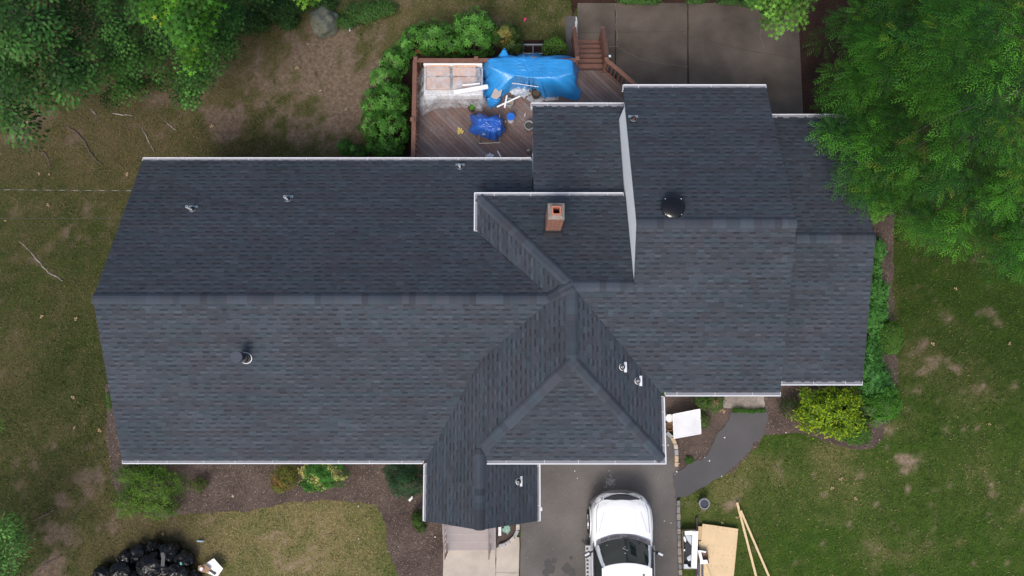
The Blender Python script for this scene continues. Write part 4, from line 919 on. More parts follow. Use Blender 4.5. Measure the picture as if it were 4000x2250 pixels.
RH = [(.042, .13, .018), (.062, .18, .026), (.028, .085, .014), (.085, .22, .04)]; RHT = [(.10, .09, .03), (.16, .06, .03)]
D8 = dict(rosette=7, tilt=.18, shell=.66, lump=.12)
G1 = 'rhododendrons around the deck'
shrub('rhododendron', 'broad rhododendron at the outer left of the back railing', 'shrub', [B(1700, 145, 100, 68, 1.7), B(1625, 155, 62, 62, 1.4), B(1760, 175, 70, 52, 1.5)], 330, .17, .05, RH, G1, acc=RHT, accp=.62, **D8)
shrub('rhododendron', 'bright tall rhododendron behind the middle of the back railing', 'shrub', [B(1850, 105, 95, 68, 2.0), B(1850, 165, 88, 52, 1.7)], 330, .18, .05, [sc(c, 1.12) for c in RH], G1, seed=4, **D8)
shrub('rhododendron', 'darker rhododendron with yellowing leaves left of the ladder', 'shrub', [B(1975, 135, 68, 45, 1.6), B(2000, 185, 50, 38, 1.4)], 230, .14, .045, [(.03, .065, .015), (.055, .085, .02)], G1, acc=[(.13, .12, .03)], accp=.35, seed=5, **D8)
shrub('rhododendron', 'pale green rhododendron at the corner of the left railing', 'shrub', [B(1540, 240, 66, 62, 1.5), B(1500, 310, 66, 66, 1.6), B(1580, 190, 50, 50, 1.4)], 270, .165, .05, [sc(c, 1.15) for c in RH], G1, seed=6, **D8)
shrub('rhododendron', 'rhododendron halfway along the left railing', 'shrub', [B(1525, 385, 80, 80, 1.6), B(1462, 400, 55, 66, 1.3)], 290, .165, .05, RH, G1, seed=7, **D8)
shrub('rhododendron', 'large rhododendron nearest the main roof beside the left railing', 'shrub', [B(1525, 500, 82, 92, 1.6), B(1450, 490, 52, 72, 1.2), B(1500, 570, 80, 45, 1.2)], 370, .165, .05, RH, G1, seed=8, **D8)
shrub('rhododendron', 'small low rhododendron at the main roof edge', 'shrub', [B(1345, 570, 32, 32, .8), B(1395, 588, 45, 22, .6)], 110, .14, .042, RH, G1, seed=9, **D8)
shrub('azalea', 'little red leaved azalea tucked behind the back railing', 'shrub', [B(1780, 208, 14, 12, .9)], 60, .08, .035, [(.16, .02, .01), (.10, .015, .008)], rosette=5, tilt=.3)
BX = [(.065, .15, .022), (.09, .19, .03), (.045, .11, .018)]
shrub('boxwood', 'clipped round boxwood between ladder and deck stairs', 'shrub', [B(2168, 188, 52, 38, 1.3)], 3000, .05, .026, BX, tilt=.9, shell=.8, lump=.1)
shrub('ground_ivy', 'bright groundcover patch along the wood edge beside the boulder', 'ground cover', [B(1420, 45, 90, 55, .4), B(1500, 30, 60, 40, .35), B(1350, 85, 50, 35, .3)], 5200, .06, .035, [(.04, .10, .02), (.055, .13, .03), (.03, .07, .015)], tilt=.3, shell=.35, stems=0)
shrub('ground_ivy', 'low groundcover along the far edge of the patio', 'ground cover', [B(2460, 2, 55, 16, .35), B(2530, 6, 60, 14, .35), B(2720, 5, 50, 12, .3), B(2850, 6, 60, 14, .3), B(2940, 10, 60, 22, .4)], 3200, .06, .035, [(.04, .10, .02), (.055, .13, .03)], tilt=.3, shell=.4, stems=0)
YG = [(.11, .13, .02), (.14, .15, .022), (.08, .12, .02), (.06, .10, .02)]
shrub('yew', 'spreading green yew under the left end of the front gutter', 'shrub', [B(600, 1900, 100, 95, 1.2), B(520, 1850, 80, 50, .9), B(500, 1960, 60, 60, .7), B(620, 1990, 70, 40, .8)], 6500, .075, .022, [(.062, .13, .016), (.09, .165, .020), (.038, .085, .012)], tilt=.35, shell=.55, rosette=2, lump=.4)
shrub('small_shrub', 'small yellowish green shrub alone in the front mulch', 'shrub', [B(775, 1895, 36, 30, .45)], 500, .06, .024, [(.07, .085, .02), (.05, .08, .02)], tilt=.4, shell=.4, rosette=2)
shrub('barberry', 'loose olive and orange tinted shrub below the front gutter', 'shrub', [B(1115, 1860, 55, 52, .8), B(1090, 1900, 32, 28, .5)], 2300, .05, .026, [(.10, .115, .02), (.13, .12, .025), (.07, .09, .015)], tilt=.4, shell=.45, rosette=2, acc=[(.19, .10, .03)], accp=.4)
shrub('variegated_shrub', 'dense green shrub with cream variegated leaves below the gutter', 'shrub', [B(1262, 1852, 78, 58, 1.0), B(1215, 1895, 42, 25, .6)], 4000, .055, .03, [(.035, .13, .018), (.05, .16, .022)], tilt=.5, shell=.75, rosette=2, acc=[(.46, .42, .15), (.36, .38, .11)], accp=.12)
shrub('dwarf_spruce', 'dark blue green dwarf conifer in the corner by the porch', 'shrub', [B(1590, 1880, 75, 62, 1.7), B(1560, 1840, 60, 50, 1.2), B(1590, 1850, 35, 40, 2.3)], 7500, .06, .018, [(.02, .055, .022), (.03, .085, .03), (.014, .04, .018)], tilt=.6, shell=.7, rosette=2)
shrub('small_shrub', 'small dark shrub peeping out beside the porch gutter', 'shrub', [B(1632, 2030, 26, 36, .6), B(1645, 2060, 20, 20, .4)], 420, .07, .03, [(.03, .07, .012), (.045, .09, .015)], tilt=.3, rosette=3)
shrub('golden_cypress', 'big golden yellow cypress bush at the corner of the side wing', 'shrub', [B(3235, 1600, 115, 88, 1.5), B(3190, 1600, 70, 80, 1.3), B(3300, 1650, 80, 60, 1.1), B(3290, 1560, 70, 55, 1.4)], 4600, .10, .05, [(.16, .25, .010), (.22, .30, .012), (.10, .18, .012), (.05, .10, .012)], tilt=.45, shell=.6, rosette=2, lump=.45)
shrub('juniper_mound', 'low green mound at the lower right of the golden cypress', 'shrub', [B(3345, 1690, 58, 45, .7)], 3000, .05, .02, [(.05, .13, .02), (.07, .16, .025)], tilt=.7, shell=.7, rosette=2)
shrub('round_shrub', 'smooth bright green mound at the outer corner of the side wing', 'shrub', [B(3450, 1575, 65, 62, 1.0)], 6000, .05, .018, [(.06, .19, .02), (.085, .24, .03), (.045, .14, .02)], tilt=.9, shell=.8, lump=.22, rosette=2)
shrub('leafy_perennial', 'long leaved plants between golden cypress and green mound', 'plant', [B(3400, 1600, 38, 30, .8), B(3430, 1640, 40, 25, .6), B(3380, 1650, 30, 25, .6)], 120, .13, .035, [(.06, .12, .035), (.08, .15, .04)], **dict(rosette=7, tilt=.3, shell=.4))
shrub('pachysandra', 'leafy green plants at the lower end of the side strip', 'shrub', [B(3425, 1500, 70, 66, .8), B(3405, 1440, 58, 66, .8), B(3405, 1370, 42, 56, .7)], 3000, .085, .035, [(.055, .18, .035), (.075, .22, .045), (.04, .13, .03)], tilt=.3, shell=.5, rosette=3, lump=.5)
shrub('pachysandra', 'leafy green plants halfway along the side strip', 'shrub', [B(3420, 1250, 52, 76, .7), B(3430, 1130, 42, 66, .6), B(3430, 1180, 38, 66, .6)], 2400, .08, .033, [(.055, .18, .035), (.08, .22, .045)], tilt=.3, shell=.45, rosette=3, lump=.5)
shrub('pachysandra', 'leafy green plants at the ridge end of the side strip', 'shrub', [B(3430, 970, 32, 48, .6), B(3420, 1040, 26, 40, .5)], 1100, .08, .033, [(.05, .16, .03), (.07, .20, .04)], tilt=.3, shell=.45, rosette=3, lump=.5)
shrub('round_shrub', 'round clipped green shrub midway along the side strip', 'shrub', [B(3480, 1318, 46, 66, .9)], 4200, .05, .022, BX, tilt=.8, shell=.85, lump=.1, rosette=2)
shrub('hedge', 'bright green hedge beneath the big tree at the house corner', 'hedge', [B(3430, 790, 75, 62, 1.4), B(3490, 750, 60, 50, 1.3), B(3400, 830, 50, 40, 1.1)], 6000, .06, .028, [(.07, .2, .022), (.09, .24, .03)], tilt=.6, shell=.7, rosette=2, lump=.35)
shrub('green_bush', 'ragged green bush under the eave beside the white table', 'shrub', [B(2790, 1570, 42, 40, .9), B(2745, 1640, 28, 32, .6), B(2745, 1570, 30, 30, .8)], 2000, .06, .028, [(.05, .11, .02), (.075, .12, .025), (.035, .07, .015)], tilt=.5, shell=.6, rosette=2, acc=[(.16, .13, .05)], accp=.45)
shrub('dark_shrub', 'sparse dark shrub left of the golden cypress', 'shrub', [B(3085, 1585, 40, 42, .8)], 500, .07, .026, [(.02, .035, .012), (.035, .05, .015)], tilt=.3, shell=.35, rosette=2)
shrub('weed_strip', 'strip of low green weeds between pad and asphalt path', 'weeds', [B(2890, 1603, 28, 9, .2), B(2935, 1606, 24, 8, .2), B(2972, 1604, 20, 8, .2)], 1400, .05, .02, [(.05, .13, .02), (.035, .09, .015)], tilt=.6, shell=.3, stems=0, rosette=2)
shrub('weed_tuft', 'green weed tuft at the path edge near a bare twig', 'weeds', [B(2693, 1798, 18, 14, .15)], 260, .05, .018, [(.05, .12, .02)], tilt=.6, shell=.2, stems=0, rosette=2)
shrub('small_shrub', 'low plants against the left gable wall', 'shrub', [B(428, 1560, 14, 40, .4)], 300, .06, .025, [(.05, .11, .02)], tilt=.4, rosette=2)
t, c = bucket(1843, 428, DZ, .12, .20, 'plant_pot', 'small dark pot with a bright green seedling by the plastic sheet', 'pot', bm_=M('dark_pot'), inner=M('pot_soil'))
foliage_mesh([(c.x+.03, c.y, DZ+.24, .09, .09, .08)], 40, .07, .035, [(.06, .2, .02), (.08, .24, .03)], rosette=3, tilt=.4).build('seedling', leafm, t)
# aluminium ladder
LD = thing('ladder', 'grey aluminium ladder lying level behind the deck railing', 'ladder', at(2080, 195, .5))
for py in (176, 211):
    mb = MB(); mb.bar(at(1990, py, .5), at(2140, py, .5), .05, .09); mb.build('side_rail', galv, LD)
for px in (2005, 2045, 2082, 2118):
    mb = MB(); mb.tube([at(px, 176, .5), at(px, 211, .5)], .018, 8); mb.build('rung', galv, LD)

# ------------------------------------------------------------------ trees
def tree(name, label, base, outline, hfun, n_cl, kind, L, W, pal, per, spread, acc=None, accp=.08, trunk=.25, limbs=14, layers=(0, .9, 2.0), cat='tree', seed=1, h_tr=None, out=True, twig=.25, ell=None):
    """outline: crown silhouette in survey pixels; clumps of leaves at real heights inside it"""
    rg = random.Random(seed); xs = [p[0] for p in outline]; ys = [p[1] for p in outline]; base = Vector(base); t = thing(name, label, cat, (base.x, base.y, 0))
    mb = MB(); cl = []; k = 0; tries = 0
    while k < n_cl and tries < n_cl*30:
        tries += 1; px = rg.uniform(min(xs), max(xs)); py = rg.uniform(min(ys), max(ys))
        if not bool(inpoly(np.array(px), np.array(py), outline)): continue
        lay = layers[k % len(layers)]; z = hfun(px, py)-lay+rg.uniform(-.35, .35); c = at(px, py, z); 
        if noise.noise(Vector((c.x*.9, c.y*.9, seed+lay)))< -.26: k += 1; continue
        cl.append(c); k += 1
        outv = Vector((c.x-base.x, c.y-base.y, 0)); outv = outv.normalized() if outv.length > .1 else Vector((1, 0, 0))
        tone = rg.uniform(.55, 1.35); cp = rg.choice(pal)
        ac = acc and rg.random() < accp
        a0 = rg.uniform(0, 6.28)
        for i in range(per):
            a = a0+i*2.4; q_ = ((i+.5)/per)**.6; d = Vector((math.cos(a), math.sin(a), 0))*1.0+outv*.45; d.z = -.55*q_+rg.uniform(-.12, .2); d.normalize()
            p = c+Vector((d.x, d.y, 0))*spread*q_+Vector((0, 0, .14-.30*q_*q_+rg.uniform(-.04, .04)))
            dd = (d+Vector((rg.uniform(-.35, .35), rg.uniform(-.35, .35), rg.uniform(-.15, .1)))).normalized(); up = Vector((rg.uniform(-.3, .3), rg.uniform(-.3, .3), 1)).normalized()
            col = sc(rg.choice(acc) if ac and rg.random() < .22 else cp, tone*rg.uniform(.5, 1.4))
            leaf(mb, p, dd, up, L*rg.uniform(.75, 1.2), W*rg.uniform(.8, 1.2), col, kind)
    mb.build('crown', leafm, t)
    mb = MB(); H = h_tr or (max(c.z for c in cl)*.62); top = base+Vector((U(-.2, .2), U(-.2, .2), H))
    mb.tube([base-Vector((0, 0, .2)), base+Vector((0, 0, .25)), base.lerp(top, .5)+Vector((.05, .05, 0)), top], [trunk*1.5, trunk, trunk*.8, trunk*.55], 12); mb.build('trunk', bark, t, smooth=True)
    mb = MB()
    for c in rg.sample(cl, min(limbs, len(cl))):
        s = base.lerp(top, rg.uniform(.55, 1)); m_ = s.lerp(c, .5)+Vector((U(-.3, .3), U(-.3, .3), .3)); mb.tube([s, s.lerp(m_, .5), m_-Vector((0, 0, .5)), c.lerp(m_, .3)-Vector((0, 0, .5)), c-Vector((0, 0, .35))], [trunk*.34, trunk*.25, trunk*.17, trunk*.1, .012], 6)
    mb.build('limb', M('pale_bark', (.08, .065, .05), .9, var=.3, scale=10), t, smooth=True)
    return t
FR = [(.031, .112, .009), (.044, .146, .012), (.022, .082, .009), (.014, .056, .010)]
RT = [(3350, -150), (3335, 60), (3250, 75), (3200, 118), (3205, 150), (3262, 168), (3350, 172), (3368, 240), (3290, 270), (3225, 318), (3240, 352), (3285, 392), (3225, 410), (3195, 458), (3250, 488), (3232, 530), (3290, 580), (3285, 650), (3335, 665), (3300, 702), (3370, 770), (3480, 790), (3580, 805), (3610, 760), (3690, 800), (3580, 870), (3600, 935), (3700, 910), (3745, 990), (3762, 960), (3790, 940), (3850, 990), (3860, 1030), (3905, 1035), (3950, 1100), (4020, 1110), (4250, 1050), (4350, 500), (4250, -150)]
def hR(px, py): return 4.6+3.9*math.exp(-(((px-3900)/430)**2+((py-330)/430)**2))
tree('locust_tree', 'large feathery leaved tree overhanging the right end of the roof', at(3900, 380), RT, hR, 760, 'frond', .30, .135, FR, 20, .42, acc=[(.10, .17, .012), (.14, .16, .02)], accp=.10, trunk=.24, limbs=30, layers=(0, 1.1, 2.4), seed=11)
LO = [(-250, -150), (270, -150), (262, 120), (330, 200), (380, 300), (300, 375), (200, 390), (90, 400), (105, 470), (112, 550), (85, 548), (60, 505), (20, 480), (-200, 450)]
tree('oak_tree', 'dark oak with broad lobed leaves in the top left corner', at(60, 60), LO, lambda x, y: 5.2+2.2*math.exp(-(((x-50)/260)**2+((y-60)/260)**2)), 210, 'lobed', .14, .11, [(.028, .082, .016), (.040, .11, .022), (.018, .056, .012)], 42, .50, acc=[(.30, .16, .03)], accp=.01, trunk=.26, limbs=20, seed=12)
MO = [(230, -150), (1090, -150), (1070, 5), (985, 20), (930, 70), (925, 110), (905, 190), (870, 215), (835, 280), (770, 330), (755, 392), (690, 385), (665, 330), (600, 300), (545, 345), (470, 385), (400, 385), (365, 330), (285, 300), (250, 150)]
tree('pin_oak', 'bushy narrow leaved tree filling the top left edge of the yard', at(620, 20), MO, lambda x, y: 3.6+2.8*math.exp(-(((x-600)/330)**2+((y-20)/230)**2)), 520, 'star', .11, .06, [(.028, .085, .015), (.043, .12, .020), (.018, .056, .011)], 30, .36, trunk=.22, limbs=22, seed=13)
BO = [(560, -150), (840, -150), (835, 35), (780, 80), (772, 170), (778, 240), (738, 238), (715, 175), (655, 130), (640, 60), (565, 50)]
tree('sweetgum_tree', 'bright lime green star leaved tree rising in front of the narrow leaved one', at(700, -60), BO, lambda x, y: 6.6+1.6*math.exp(-((x-700)/120)**2)-max(0, y)/160, 60, 'star', .17, .13, [(.042, .135, .010), (.06, .175, .012), (.028, .092, .012)], 22, .34, acc=[(.2, .26, .02)], accp=.06, trunk=.16, limbs=12, layers=(0, .5), seed=14)
SO = [(2930, -200), (3210, -200), (3185, 0), (3140, 65), (3070, 78), (3058, 98), (3010, 88), (2985, 40), (2960, 20)]
tree('maple_tree', 'light green star leaved branches over the far edge of the patio', at(3080, -160), SO, lambda x, y: 6.0, 100, 'star', .15, .12, [(.07, .17, .02), (.09, .20, .03), (.05, .13, .018)], 20, .34, trunk=.15, limbs=10, layers=(0, .5), seed=15)
SL = [(-150, 2040), (50, 2040), (85, 2060), (90, 2110), (60, 2160), (75, 2230), (60, 2330), (-150, 2330)]
tree('sapling', 'fresh green sapling at the lower left edge', at(-30, 2180), SL, lambda x, y: 2.6, 60, 'diamond', .14, .055, [(.055, .15, .03), (.07, .18, .035)], 26, .35, trunk=.06, limbs=8, layers=(0, .6, 1.2), seed=16)
tree('sapling', 'tiny leafy branch poking in at the left edge', at(-60, 1645), [(-120, 1600), (5, 1625), (30, 1650), (0, 1672), (-120, 1690)], lambda x, y: 2.6, 14, 'diamond', .13, .05, [(.06, .17, .025)], 14, .25, trunk=.03, limbs=4, layers=(0, .3), seed=17)
shrub('understorey', 'dark mixed undergrowth between the trees and the boulder', 'shrub', [B(1080, 30, 110, 60, .9), B(960, 80, 100, 60, .8), B(1150, 10, 60, 40, .9), B(1120, 80, 50, 40, .5), B(1260, 10, 60, 40, .6)], 5000, .09, .045, [(.02, .05, .012), (.03, .075, .018)], tilt=.3, shell=.35, rosette=2)
tree('sweetgum_tree', 'small lime green star leaved twig above the boulder', at(1180, -80), [(1150, -60), (1225, -60), (1215, 20), (1190, 30), (1155, 10)], lambda x, y: 4.4, 12, 'star', .16, .12, [(.10, .22, .02)], 16, .3, trunk=.05, limbs=4, layers=(0, .3), seed=18)

# ------------------------------------------------------------------ boulder, roots, sticks
def blobmesh(c, r3, seed, amp, freq, m, name, seg=48, rings=26, flat=-.3, ridged=False, parent=None, smooth=True):
    mb = MB(); rows = []
    for i in range(rings+1):
        ph = math.pi*i/rings; row = []
        for j in range(seg):
            th = 2*math.pi*j/seg; d = Vector((math.sin(ph)*math.cos(th), math.sin(ph)*math.sin(th), math.cos(ph)))
            q = noise.noise(d*freq+Vector((seed*3.1, 0, 0))); k = 1+amp*q
            if ridged: k += amp*2.2*abs(noise.noise(d*freq*1.1+Vector((0, seed*5, 0))))+amp*.35*abs(noise.noise(d*freq*3.4+Vector((seed*2, 0, 9))))-amp*1.2*max(0, d.z)**6*0-amp*.45
            z = d.z*r3[2]*k
            if z < flat*r3[2]: z = flat*r3[2]
            row.append(Vector(c)+Vector((d.x*r3[0]*k, d.y*r3[1]*k, z)))
        rows.append(row)
    mb.grid(rows[::-1], closed=True); return mb.build(name, m, parent, smooth=smooth)
c = at(1265, 75, .25); rockm = soil_mat('lichen_rock', [(.06, .065, .05), (.12, .125, .095), (.20, .20, .16)], 9, bump=.9, bs=20, bigvar=.35, big=2)
tag(blobmesh((c.x, c.y, .1), (.50, .56, .45), 2, .45, 1.3, rockm, 'boulder'), 'large grey green lichen covered boulder by the wood edge', 'boulder')
tag(blobmesh(tuple(at(1367, 113, .03)), (.04, .09, .03), 5, .3, 2, boardwhite, 'stone', 16, 10), 'small white object lying on the bare path', 'stone')
def stick(name, pts, r_, m, label, cat, z=.0, zr=.02):
    P = []
    for a, b in zip(pts[:-1], pts[1:]):
        for j in range(5): t = j/5; P.append(at(a[0]+(b[0]-a[0])*t+U(-2.2, 2.2), a[1]+(b[1]-a[1])*t+U(-2.2, 2.2), z+U(-zr*1.2, zr)-(.045 if name == 'tree_root' else 0)))
    P.append(at(*pts[-1], z)); n = len(P); mb = MB(); mb.tube(P, [r_*(.35+.65*math.sin(math.pi*(i+.7)/(n+.6)))*U(.8, 1.2) for i in range(n)], 7); return tag(mb.build(name, m, smooth=True), label, cat)
rootm = M('root_bark', (.085, .062, .052), .95, var=.5, scale=10, bump=.7, bscale=25); birch = M('pale_root', (.24, .21, .18), .9, var=.6, scale=9)
stick('tree_root', [(250, 492), (290, 510), (325, 545), (350, 590), (380, 630), (403, 643)], .045, rootm, 'long brown surface root curving toward the left gable', 'root', 0)
stick('tree_root', [(150, 592), (175, 598), (192, 625), (198, 650)], .035, rootm, 'short curved surface root left of the long one', 'root', 0)
stick('tree_root', [(630, 460), (665, 490), (690, 510)], .02, birch, 'thin root exposed in the worn grass above the roof', 'root', 0)
stick('tree_root', [(557, 500), (575, 545), (603, 592)], .025, birch, 'pale root just above the left roof corner', 'root', 0)
stick('tree_root', [(352, 425), (375, 448)], .03, birch, 'short whitish root below the narrow leaved tree', 'root', 0)
stick('tree_root', [(440, 445), (480, 447), (515, 452)], .03, birch, 'flat whitish root in the grass near the tree edge', 'root', 0)
stick('tree_root', [(75, 943), (110, 975), (150, 1020), (190, 1065), (222, 1080), (245, 1097)], .028, birch, 'long pale root crossing the lawn left of the house', 'root', 0)
stick('tree_root', [(130, 2035), (180, 2010), (215, 1990)], .035, rootm, 'gnarled brown root in the bare lower left lawn', 'root', 0)
stick('tree_root', [(150, 2235), (190, 2200), (240, 2170)], .04, rootm, 'thick root near the sapling at the lower left', 'root', 0)
stick('stick', [(1228, 280), (1233, 290), (1238, 302)], .014, rootm, 'short dark stick on the bare backyard path', 'stick', .01)
stick('stick', [(1245, 355), (1256, 352)], .01, lumber, 'tiny pale stick on the bare backyard path', 'stick', .01)
stick('stick', [(2700, 1808), (2722, 1775), (2724, 1755)], .008, birch, 'bare forked twig on the mulch beside the path', 'stick', .02)
wirem = M('cable', (.05, .05, .05), .5); alw = M('twisted_cable', (.42, .43, .42), .4, metal=.4)
def wire(name, a, b, r_, m, label, sag=.15):
    P = [a.lerp(b, i/24)-Vector((0, 0, sag*math.sin(math.pi*i/24))) for i in range(25)]; mb = MB(); mb.tube(P, r_, 6); return tag(mb.build(name, m), label, 'wire')
a = Vector((-11.5, at(505, 745, 3.3).y, 3.3)); b2 = at(-900, 722, 3.9)
w1 = wire('overhead_wire', a, b2, .008, wirem, 'black and silver twisted service wire running left from the gable')
mb = MB(); L = (b2-a).length
k = 0.0
while k < L:
    s = k/L; e = min(1, (k+.24)/L); f = lambda t: a.lerp(b2, t)-Vector((0, 0, .15*math.sin(math.pi*t)))+Vector((0, -.004, .007)); mb.tube([f(s), f((s+e)/2), f(e)], [.001, .005, .001], 5); k += .42
mb.build('bare_strand', alw, w1)
a = Vector((-11.5, at(475, 853, 3.6).y, 3.6)); wire('overhead_wire', a, at(-900, 842, 4.1), .006, wirem, 'thin black wire below the twisted one, left of the gable')
wire('overhead_wire', at(405, 1810, 1.2), at(60, 2380, 3.0), .006, wirem, 'thin dark wire running down left from the front corner', .1)

# ------------------------------------------------------------------ stone edging, each block its own
stonecols = [(.22, .21, .21), (.27, .235, .205), (.18, .185, .19), (.25, .22, .20), (.32, .24, .16)]
ORD = ['first', 'second', 'third', 'fourth', 'fifth', 'sixth', 'seventh', 'eighth', 'ninth', 'tenth', 'eleventh', 'twelfth', 'thirteenth', 'fourteenth', 'fifteenth', 'sixteenth', 'seventeenth', 'eighteenth', 'nineteenth', 'twentieth', 'twenty first', 'twenty second', 'twenty third', 'twenty fourth', 'twenty fifth']
STN = []
def edging(line, group, label, wd=.15, ln=.22, pale=1.0):
    P = [at(*p) for p in line]; D = [0]
    for i in range(1, len(P)): D.append(D[-1]+(P[i]-P[i-1]).length)
    s = 0
    def pt(q):
        for i in range(1, len(P)):
            if q <= D[i]: return P[i-1].lerp(P[i], (q-D[i-1])/(D[i]-D[i-1]))
        return P[-1]
    k = 0
    while s < D[-1]-.06:
        l = min(ln*U(.75, 1.25), D[-1]-s); a_ = pt(s+.008); b_ = pt(s+l-.008); mb = MB(); mb.bar(Vector((a_.x, a_.y, .05)), Vector((b_.x, b_.y, .05)), wd*U(.9, 1.1), .13+U(-.015, .015))
        ci = random.randrange(5); o = mb.build('edging_stone', M('stone%d%s' % (ci, 'p' if pale > 1 else ''), sc(stonecols[ci], pale), .9, var=.35, scale=16, bump=.6, bscale=35), bevel=.014)
        STN.append((o, label, group)); s += l; k += 1
edging([(2648, 1952), (2649, 2050), (2652, 2150), (2656, 2250), (2662, 2400)], 'granite blocks along the driveway edge', 'rough granite block, %s from the path end of the driveway row', .11)
edging([(2023, 2045), (2022, 2075), (2006, 2102), (1980, 2122), (1942, 2135)], 'pale blocks curving round the small mulch pocket', 'pale grey block, %s from the porch in the curved row by the steps', .12, pale=1.7)
edging([(2602, 1688), (2622, 1705), (2636, 1730), (2641, 1770), (2640, 1822)], 'blocks curving round the bed by the garage corner', 'block, %s from the gutter in the curved row below the white table', .12, pale=1.5)

cnt = {}
for o, lb, gp in STN:
    i = cnt.get(gp, 0); cnt[gp] = i+1; tag(o, lb % ORD[i], 'edging stone', gp)
# ------------------------------------------------------------------ white table, pots, small yard things
TB = thing('square_table', 'square glossy white table standing in the mulch by the garage corner', 'table', at(2683, 1655, 0))
q4 = [at(x, y, .62) for x, y in ((2628, 1619), (2734, 1598), (2738, 1694), (2633, 1713))]
mb = MB(); mb.prism([(p.x, p.y) for p in q4][::-1], .595, .62); mb.build('tabletop', M('gloss_white', (.66, .67, .69), .10, var=.14, scale=1.6), TB, bevel=.006)
mb = MB()
for a_, b_ in zip(q4, q4[1:]+q4[:1]): mb.bar(Vector((a_.x, a_.y, .613)), Vector((b_.x, b_.y, .613)), .022, .03)
mb.build('rim', boardwhite, TB)
cq = sum(q4, Vector())/4
for p in q4:
    mb = MB(); q = p.lerp(cq, .12); mb.bar((q.x, q.y, 0), (q.x, q.y, .595), .035, .035); mb.build('leg', boardwhite, TB)
t, c = bucket(2607, 1665, 0, .14, .3, 'flower_pot', 'terracotta pot half under the garage gutter', 'pot', bm_=M('terracotta', (.36, .16, .10), .8), inner=M('pot_soil'))
t, c = bucket(2608, 1632, 0, .13, .32, 'flower_pot', 'white pot beside the terracotta one at the garage corner', 'pot', bm_=boardwhite, inner=boardwhite, fill=.97)
mb = MB(); mb.box(tuple(at(1952, 2073, .07)+Vector((0, .05, 0))), (.105, .42, .09)); tag(mb.build('downspout_end', boardwhite, bevel=.012), 'white downspout lying on mulch beside the front steps', 'downspout')
mb = MB(); a_ = at(1612, 1940, .06); mb.bar(a_, at(1598, 1956, .05), .08, .06); tag(mb.build('downspout_end', boardwhite, bevel=.01), 'white downspout outlet poking out under the dwarf conifer', 'downspout')
mb = MB(); pts = [(1968, 2048), (1976, 2046), (1985, 2050), (1993, 2060), (1993, 2072), (1987, 2082), (1981, 2089), (1977, 2081), (1967, 2079), (1960, 2073), (1961, 2066), (1969, 2062)]
mb.prism([tuple(at(x, y, .05)[:2]) for x, y in pts][::-1], .01, .05); mb.prism([(at(1980+math.cos(k)*2.5, 2073+math.sin(k)*3.5, .05)[:2]) for k in (0, 2.1, 4.2)], .05, .056, 1)
tag(mb.build('stepping_stone', [M('verdigris', (.20, .36, .29), .7, var=.25, scale=12, bump=.4), boardwhite], bevel=.008), 'heart shaped verdigris garden stone on mulch by the steps', 'garden stone')
mb = MB(); c = at(2048, 76, .1); mb.tube([(c.x, c.y, 0), (c.x, c.y, .2)], .004, 5); mb.poly([(c.x, c.y, .2), (c.x+.09, c.y+.03, .17), (c.x+.05, c.y-.04, .12)], 0); mb.poly([(c.x, c.y, .201), (c.x-.03, c.y-.12, .16), (c.x+.05, c.y-.05, .13)], 0)
tag(mb.build('marker_flag', M('pink', (.8, .05, .16), .5)), 'small pink marker flag in the grass behind the rhododendrons', 'flag')
mb = MB(); c = at(783, 2113, .03); mb.tube([c+Vector((-.11, 0, 0)), c+Vector((.07, -.01, 0)), c+Vector((.09, -.01, 0)), c+Vector((.13, -.012, 0))], [.03, .03, .012, .012], 12); tag(mb.build('bottle', M('bottle', (.30, .40, .50), .15)), 'small pale blue plastic bottle lying on the dry lawn', 'bottle')
leafmats = M('dry_leaf', (.36, .24, .13), .85, var=.3, scale=12)
lv = None
LEAVES = [((192, 800), 'large tan leaf on the lawn between the two service wires'), ((165, 1240), 'orange tan leaf on the lawn left of the main ridge end'), ((300, 1248), 'pale leaf on the lawn close left of the main ridge end'),
 ((283, 1555), 'upper of two tan leaves left of the flue on the side lawn'), ((290, 1668), 'tan leaf on the side lawn above the bare lower left patches'), ((393, 1680), 'leaf at the grass edge beside the left mulch strip'),
 ((23, 860), 'orange leaf at the far left under the lower wire'), ((105, 480), 'leaf between the oak tip and the short curved root'), ((150, 680), 'left one of a pair of leaves above the twisted wire'), ((190, 680), 'right one of a pair of leaves above the twisted wire'),
 ((500, 683), 'leaf on the lawn touching the left roof edge'), ((828, 497), 'leaf on the bare patch behind the left roof corner'), ((640, 2087), 'leaf just above the heap of black bags'), ((912, 1938), 'pale leaf on the front mulch between two shrubs'),
 ((3250, 1910), 'leaf on a dry patch below the golden cypress'), ((3283, 1867), 'red brown leaf on the lawn below the golden cypress'), ((3345, 1946), 'pale leaf on the right lawn beside a worn spot'), ((2823, 2040), 'tan leaf on the lawn above the plywood'),
 ((2880, 2018), 'small tan leaf right of the plywood near the long studs'), ((2812, 1602), 'left of two yellow leaves at the concrete pad corner'), ((2822, 1607), 'right of two yellow leaves at the concrete pad corner'),
 ((3730, 1130), 'leaf on the grass below the feathery tree'), ((3640, 1345), 'straw coloured leaf above the bare spots of the right lawn'), ((3864, 1660), 'leaf at the right end of the lawn'), ((3940, 1340), 'orange leaf near the right frame edge of the lawn'),
 ((3840, 1000), 'leaf in the shade of the feathery tree'), ((1350, 425), 'leaf on the bare path beside the rhododendrons'), ((1160, 270), 'leaf on the worn grass below the boulder'), ((1205, 170), 'leaf near the foot of the boulder')]
